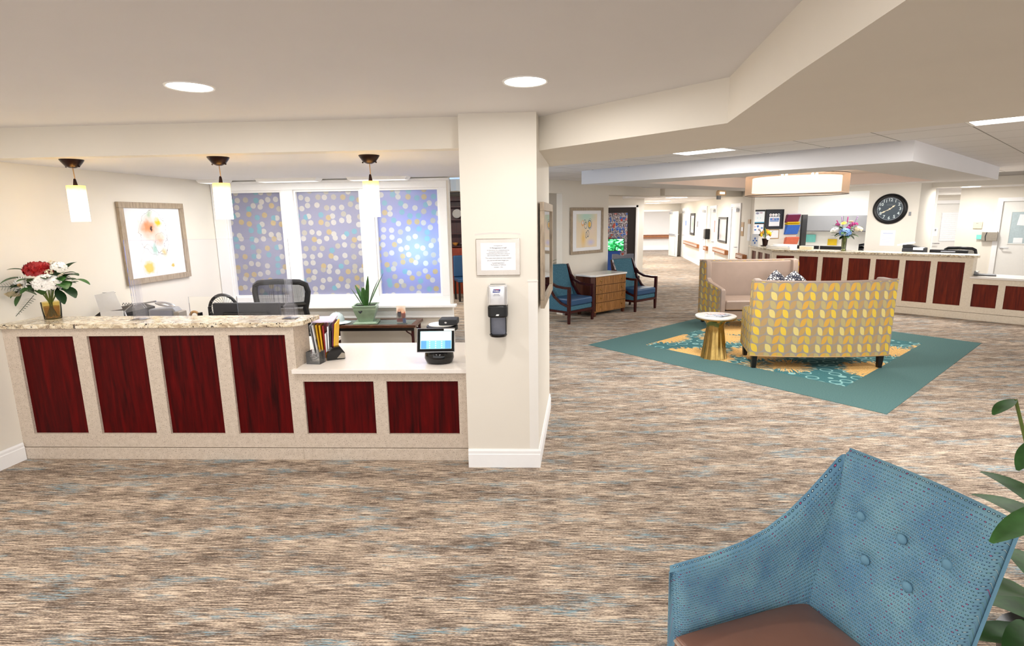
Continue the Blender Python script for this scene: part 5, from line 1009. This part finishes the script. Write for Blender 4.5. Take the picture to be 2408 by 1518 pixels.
# office behind the opening
t = thing('overhead_cabinet', 'grey overhead cabinet inside the bright office opening', 'cabinet', ST(4.5, 3.9, 1.315), R(-45)); obj('body', MB().box(0, 2.7, .0, .38, 0, .395), M['cabinet_gray'], t); obj('flipper_door', MB().box(.02, 1.33, -.02, 0, .02, .385), M['cabinet_gray'], t); obj('flipper_door', MB().box(1.35, 2.68, -.02, 0, .02, .385), M['cabinet_gray'], t); obj('lock', MB().box(1.25, 1.28, -.03, -.02, .05, .08), M['dark_gray'], t)
o = obj('office_divider', MB().box(-.02, .02, 0, .3, 0, 1.75), M['black'], loc=ST(3.60, 2.4, 0), rotz=R(-45)); tag(o, 'narrow black panel edge inside the office opening', 'divider')
t = thing('office_desk', 'white office desk run inside the station opening', 'desk', ST(4.4, 3.6, 0), R(-45)); obj('top', MB().box(0, 2.9, 0, .68, .72, .75), M['quartz'], t); obj('modesty_panel', MB().box(0, 2.9, .62, .66, 0, .72), M['white'], t); obj('leg', MB().box(0, .04, 0, .66, 0, .72), M['white'], t); obj('leg', MB().box(2.86, 2.9, 0, .66, 0, .72), M['white'], t)
t = thing('paper_tray', 'stacked black letter trays on the office desk', 'letter tray', ST(2.72, 3.75, .75), R(-45))
for k in range(4): obj('tray', MB().box(0, .26, 0, .3, .0+.075*k, .012+.075*k).box(0, .26, .28, .3, .075*k, .05+.075*k), M['dark_gray'], t)
obj('upright', MB().box(-.01, 0, 0, .3, 0, .27).box(.26, .27, 0, .3, 0, .27), M['black'], t)
o = obj('yellow_note', MB().box(0, .22, 0, .004, 0, .16), M['folder_yellow'], loc=ST(3.6, 4.26, .95), rotz=R(-45)); tag(o, 'yellow note stuck on the office back wall', 'note')
o = obj('aqua_note', MB().box(0, .25, 0, .004, 0, .2), M['teal_note'], loc=ST(4.15, 4.26, 1.02), rotz=R(-45)); tag(o, 'pale aqua note stuck on the office back wall', 'note')
lamp('dining_light', 'AREA', (-2.2, 10.5, 2.38), 60, (1, .93, .82), 1.0)  # unseen fill added to brighten the hutch
lamp('dining_daylight', 'POINT', (-1.42, 6.82, 1.45), 26, (.36, .66, 1), .12)  # blue point light added close behind the end window for its glow
lamp('office_light', 'AREA', ST(3.2, 3.0, 2.38), 34, (1, .98, .95), 1.2)
downlight(9.17, 12.39, 2.278, .16, 'small round ceiling light beyond the clock wall', None, 20, (1, .96, .9)); downlight(10.6, 14.2, 2.278, .16, 'round ceiling light in the back hall before the louvred door', None, 18, (1, .96, .9))
# things on the granite
t = thing('flower_arrangement', 'tall mixed bouquet with a blue hydrangea in a slim glass vase', 'flowers', ST(1.99, .2, 1.068), R(-45))
obj('vase', MB().lathe([(.04, 0), (.045, .005), (.04, .05), (.045, .2), (.055, .29), (.05, .29), (.04, .2), (.036, .04)], 20, cap=False), M['green_glass'], t, smooth=True); obj('pebble', MB().ball((.0, 0, .022), .026, .026, .018).ball((-.02, -.02, .02), .018), M['paper'], t)
for k in range(7): a = k*.9; obj('stem', MB().tube([(.02*math.cos(a), .02*math.sin(a), .03), (.03*math.cos(a+1), .03*math.sin(a+1), .3)], .006, 5), M['stem'], t)
obj('blue_hydrangea', petals(MB(), (.03, -.08, .335), 320, .095, .022, .95, seed=41), M['petal_blue'], t); obj('white_hydrangea', petals(MB(), (-.15, -.05, .36), 200, .085, .02, .9, seed=42), M['petal_white'], t); obj('cream_bloom', petals(MB(), (.22, 0, .40), 120, .07, .02, .8, seed=43), M['petal_cream'], t)
obj('yellow_bloom', daisy(MB(), (-.02, -.04, .515), (0, -.7, 1), .055, 16), M['petal_yellow'], t); obj('yellow_rose', rose(MB(), (.08, .02, .55), .045, 4), M['petal_cream'], t, smooth=True)
for k, (x, y, z) in enumerate(((.09, -.03, .47), (.07, -.06, .43), (.12, -.02, .5), (-.14, 0, .49), (.17, 0, .5))): obj('magenta_bloom', petals(MB(), (x, y, z), 60, .035, .014, .9, seed=50+k), M['petal_pink'], t)
for k, (p, d, L) in enumerate((((-.05, 0, .48), (-.2, 0, 1), .17), ((.02, 0, .5), (.05, 0, 1), .14), ((.12, 0, .47), (.4, 0, 1), .19), ((-.1, 0, .45), (-.5, 0, 1), .14))):
    mb = MB(); pv = Vector(p); dv = Vector(d).normalized(); mb.tube([pv, pv+dv*L], .004, 5)
    for q in range(7): mb.ball(tuple(pv+dv*L*(.35+.1*q)), .012, u=6, v=4)
    obj('lavender_spike', mb, M['petal_pink'] if k % 2 else M['lavender'] if 'lavender' in M else plain('lavender', '#a98fb8', .6), t)
for k in range(34):
    a = k*2.4; obj('leaf', MB().blade((.06*math.cos(a), .06*math.sin(a), .28+.16*(k % 5)/4), (math.cos(a), math.sin(a)*.7, .6-.25*(k % 4)), .13+.05*(k % 3), .06, .6), M['green_dark'] if k % 2 else M['green'], t, smooth=True)
t = thing('flower_arrangement', 'small yellow flower arrangement in a dark pot at the counter corner', 'flowers', (5.17, 12.85, 1.068)); obj('pot', MB().lathe([(.09, 0), (.09, .015), (.05, .025), (.06, .10), (.075, .17), (.06, .17)], 18), M['bronze'], t, smooth=True); obj('ribbon', MB().ball((.03, -.07, .19), .045, .02, .05), M['paper'], t)
for k in range(12): a = k*2.4; obj('yellow_tulip', MB().ball((.10*math.cos(a), .08*math.sin(a), .25+.03*(k % 4)), .028, .028, .042, 8, 6), M['petal_yellow'] if k % 3 else M['orange'], t, smooth=True)
for k in range(12): a = k*2.1; obj('leaf', MB().blade((.02*math.cos(a), .02*math.sin(a), .17), (math.cos(a)*.6, math.sin(a)*.6, 1), .22+.06*(k % 3), .04, .5), M['green_pale'] if k % 2 else M['green'], t, smooth=True)
t = thing('greeting_card', 'white folded card with a blue flower drawing beside the small yellow flowers', 'card', (4.98, 12.95, 1.068), R(-60)); obj('card', MB().box(-.09, .09, 0, .004, 0, .27), printed('card_print', '#f0f4fb', [('e', 0, .17, .025, .03, .3, '#3f74c8'), ('e', -.04, .12, .03, .02, .3, '#4a80d0'), ('e', .04, .12, .03, .02, .3, '#4a80d0'), ('e', 0, .07, .022, .03, .3, '#3f74c8')]), t); obj('card_back', MB().box(-.09, .09, .004, .08, 0, .004), M['paper'], t)
t = thing('document_tray', 'wide shallow white tray with sheets of paper at the counter corner', 'tray', ST(3.15, .12, 1.068), R(-52)); obj('tray', MB().box(-.3, .22, 0, .26, 0, .012).box(-.3, .22, .0, .01, .012, .06).box(-.3, .22, .25, .26, .012, .09), M['white'], t, bevel=.004); obj('paper_sheet', MB().box(-.27, .19, .02, .24, .014, .05), M['paper'], t); obj('blue_tab', MB().box(.17, .2, -.002, .0, .045, .055), M['folder_blue'], t)
o = obj('note_box', MB().box(-.12, .12, -.05, .05, 0, .07), M['petal_cream'], loc=ST(2.66, .2, 1.068), rotz=R(-45), bevel=.004); tag(o, 'small cream note box on the granite below the orange pocket', 'box')
for k, (s, lab) in enumerate(((2.87, 'black monitor back behind the granite, first from the corridor side'), (2.42, 'black monitor back behind the granite, beside the tall bouquet'))):
    t = thing('monitor', lab, 'monitor', ST(s, .85, .73), R(-45), 'monitors at the station'); obj('casing', MB().box(-.215, .215, 0, .04, .07, .385), M['black'], t, bevel=.01); obj('foot', MB().box(-.1, .1, -.06, .1, 0, .015).box(-.03, .03, -.015, 0, .015, .15), M['black'], t)
t = thing('monitor', 'black wide monitor back behind the granite below the louvred door', 'monitor', ST(.49, .9, .73), R(-45)); obj('casing', MB().box(-.28, .28, 0, .045, .07, .365), M['black'], t, bevel=.01); obj('badge_strip', MB().box(-.11, .10, -.006, 0, .325, .345), M['gray'], t); obj('foot', MB().box(-.1, .1, -.06, .1, 0, .015).box(-.03, .03, -.015, 0, .015, .15), M['black'], t)
office_chair('office_chair', 'black mesh office chair behind the station counter', ST(.40, 1.45, 0), R(-45)).scale = (.88, .88, .92)
t = thing('printer', 'black desktop printer with raised scanner on the station desk', 'printer', ST(.98, .82, .73), R(-45)); obj('body', MB().box(-.18, .16, -.12, .2, 0, .40), M['dark_gray'], t, bevel=.02); obj('scanner_lid', MB().box(-.17, .05, -.1, .2, .44, .47), M['paper'], t, rot=(0, R(-12), 0), loc=(0, 0, .03)); obj('control_panel', MB().prism([(-.17, .40), (.1, .40), (-.05, .45), (-.17, .45)], -.12, .05, 'y'), M['black'], t); obj('paper_stack', MB().box(.0, .15, -.14, -.02, .36, .405), M['paper'], t)
t = thing('laptop', 'closed dark laptop on the low white worktop of the station', 'laptop', ST(-.14, .3, .722), R(-38)); obj('base', MB().box(-.14, .14, -.1, .1, 0, .012), M['black'], t, bevel=.003); obj('lid', MB().box(-.14, .14, -.1, .1, .013, .022), M['gray'], t, bevel=.003)
o = obj('desk_wedge', MB().prism([(-.05, 0), (.05, 0), (-.05, .08)], -.04, .04, 'y'), M['gray'], loc=ST(-.045, .25, .722), rotz=R(-45)); tag(o, 'small grey wedge stand at the step of the station counter', 'stand')
# thermostat wall items
t = thing('thermostat', 'cream thermostat box on the wall beside the back door', 'thermostat', ST(.617, TO, 1.387), R(-45)); obj('body', MB().box(-.08, .08, -.03, 0, 0, .15), M['handle_ivory'], t, bevel=.006); obj('switch_strip', MB().box(-.03, .01, -.034, -.03, .11, .12), M['gray'], t)
t = thing('file_pocket', 'wire mesh wall pocket with papers next to the windowed door', 'file holder', ST(.38, TO, 1.12), R(-45)); obj('basket', MB().box(-.135, .135, -.10, 0, 0, .19), M['mesh_gray'], t, bevel=.004); obj('papers', MB().box(-.11, .12, -.08, -.02, .05, .215), M['paper'], t); obj('band', MB().tube([(-.06, -.10, .0), (-.07, -.11, .1), (-.05, -.10, .19)], .008), M['dark_gray'], t)
o = obj('teal_tag', MB().box(-.04, .06, -.05, -.045, 0, .10), M['teal_note'], loc=ST(.57, TO, 1.15), rotz=R(-45)); tag(o, 'teal tag hanging from the wire wall pocket', 'tag')
t = thing('door_plaque', 'small tan arched plaque beside the louvred door', 'plaque', (10.46, 15.5, 1.37)); obj('arch', MB().prism([(-.08, 0), (.08, 0), (.08, .13), (.04, .18), (-.04, .18), (-.08, .13)], -.02, 0, 'y'), M['tan'], t); obj('insert', MB().box(-.06, .06, -.024, -.02, .02, .08), M['petal_cream'], t)
t = thing('file_pocket', 'grey sloping wall pocket beside the louvred door', 'file holder', (10.43, 15.5, 1.14)); obj('pocket', MB().prism([(-.12, .16), (.14, .16), (.14, 0), (-.06, 0)], -.12, 0, 'y'), M['mesh_gray'], t); obj('pocket_lip', MB().box(-.12, .14, -.13, -.12, .15, .165), M['gray'], t)
# ================================================================== foreground tub chair
t = thing('tub_chair', 'blue woven tub chair with button back and brown leather seat in front', 'armchair', (.813, 1.532, 0), R(200.4))
# back: inner face leans from (x=-.22,z=.40) to (x=-.39,z=.963)
bts = [(-.135, .775), (0.01, .775), (.15, .775), (-.075, .655), (.07, .655)]
def dimple(y, z): return sum(.020*math.exp(-((y-by)**2+(z-bz)**2)/.0012) for by, bz in bts)
def inset(du, dv, r, amt):        # rounds a slab's edge: how far each face draws in near it
    d = min(du, dv); k = max(0, 1-d/r); return amt*(1-math.sqrt(max(0, 1-k*k)))
def bin_(u, v):
    y = (-.245+.49*u)*(1+.06*v); z = .38+.583*v; x = -.215-.175*(v**1.05)-.02*math.cos(math.pi*(u-.5))-dimple(y, z)
    return (x-inset(min(u, 1-u)*.5, (1-v)*.58, .05, .040), y, z)
def bout(u, v):
    y = (-.25+.50*u)*(1+.05*v); z = .30+.66*v; return (-.305-.175*v-.02*math.cos(math.pi*(u-.5))+inset(min(u, 1-u)*.5, (1-v)*.6, .05, .040), y, z)
bk = obj('backrest', MB().slab(bin_, bout, 60, 50, (.50, .60)), M['weave'], t, smooth=True)
for by, bz in bts: obj('button', MB().ball((-.232-.175*((bz-.38)/.583)-.010, by, bz), .010, .0165, .0165, 12, 8), M['weave'], bk, smooth=True)
obj('back_piping', MB().tube([(-.262-.175*v, (.25)*(1+.055*v)+.004, .33+.63*v) for v in [k/12 for k in range(13)]], .005, 6), M['weave'], bk)
ZT = [(.29, .632), (.1, .642), (-.05, .662), (-.15, .695), (-.235, .748), (-.30, .81), (-.35, .875), (-.395, .938), (-.45, .95)]
def ztop(x):
    for (xa, za), (xb, zb) in zip(ZT, ZT[1:]):
        if x >= xb: 
            k = (xa-min(x, xa))/(xa-xb); return za+(zb-za)*k
    return ZT[-1][1]
for sx in (-1,):
    def ai(u, v, sx=sx):
        xt = .285-.70*u; z = .36+(ztop(xt)-.36)*v; lo = .285-.525*u; k = max(0, min(1, (z-.40)/.55)); x = lo+(xt-lo)*k**.8
        return (x, sx*(.213+.045*v-.030*u**4+inset(u*.66, (1-v)*.3, .05, .034)), z)
    def ao(u, v, sx=sx):
        xt = .297-.69*u; z = .22+(ztop(min(.285, xt))-.012-.22)*v; lo = .297-.60*u; k = max(0, min(1, (z-.30)/.6)); return (lo+(xt-lo)*k, sx*(.295+.012*v-.030*u**3*v-inset(u*.66, (1-v)*.4, .05, .034)), z)
    obj('arm', MB().slab(ai, ao, 56, 32, (.66, .34)), M['weave'], t, smooth=True)
def seat_top(u, v):
    x = -.24+.55*u; y = (-.222+.444*v)*(1-.02*max(0, u-.7)); k = (1-(2*u-1)**4)*(1-(2*v-1)**4); return (x, y, .425+.035*k)
obj('seat_cushion', MB().slab(seat_top, lambda u, v: (-.24+.55*u, -.222+.444*v, .315), 18, 14), M['leather_brown'], t, bevel=.015, seg=3); obj('seat_piping', MB().tube([(.31, -.21, .415), (.315, 0, .418), (.31, .21, .415)], .006, 6), M['leather'], t)
obj('seat_base', MB().box(-.30, .29, -.27, .27, .22, .32), M['leather_brown'], t, bevel=.01)
for x, y in ((.25, -.25), (.25, .25), (-.3, -.23), (-.3, .23)): obj('leg', MB().tube([(x, y, 0), (x, y, .22)], [.7, 1], sq=(.025, .025)), M['darkwood'], t)
# foreground plant
t = thing('leafy_plant', 'broad-leaved green plant beside the blue tub chair', 'plant', (1.72, 1.60, 0)); obj('pot', MB().lathe([(.14, 0), (.17, .02), (.20, .36), (.21, .40), (.18, .40)], 28), M['black'], t, smooth=True); obj('soil', MB().lathe([(.19, .365), (.19, .37)], 20), M['soil'], t)
LV = [((-.35, -.24, 1.06), (-.9, -.25, -.12), .27, .075, .25), ((.0, .26, 1.03), (-.8, -.45, -.5), .16, .06, .2), ((.02, .40, 1.12), (-.8, -.3, -.2), .12, .05, .3), ((-.05, .02, .50), (-.75, -.20, .95), .46, .12, 1.0), ((0, .1, .75), (-.35, .75, .9), .30, .10, .9), ((0, .05, .40), (-.5, -.2, .5), .35, .12, 1.0), ((.0, .0, .42), (-.4, .4, .5), .36, .13, 1.3), ((.02, .12, .7), (-.2, .9, .5), .34, .11, .8), ((.0, -.1, .4), (-.6, -.6, .5), .30, .12, .9), ((.1, 0, .5), (.6, .2, 1), .45, .12, 1), ((.05, -.1, .5), (.3, -.8, .8), .4, .12, 1), ((0, .05, .38), (-.6, .1, .25), .30, .12, .7), ((.05, .1, .45), (.1, .8, .6), .35, .12, .9)]
for p, d, L, w, be in LV:
    obj('leaf', MB().blade(p, d, L, w, be, 9, .22), M['green_fg'], t, smooth=True); obj('leaf_stalk', MB().tube([(0, 0, .36), tuple(Vector(p)*.6+Vector((0, 0, .15))), p], .006, 5), M['stem'], t)
obj('flower_spike', MB().tube([(-.13, -.06, .38), (-.14, -.08, .52)], [.012, .010], 8).ball((-.14, -.08, .525), .013), M['petal_white'], t, smooth=True)
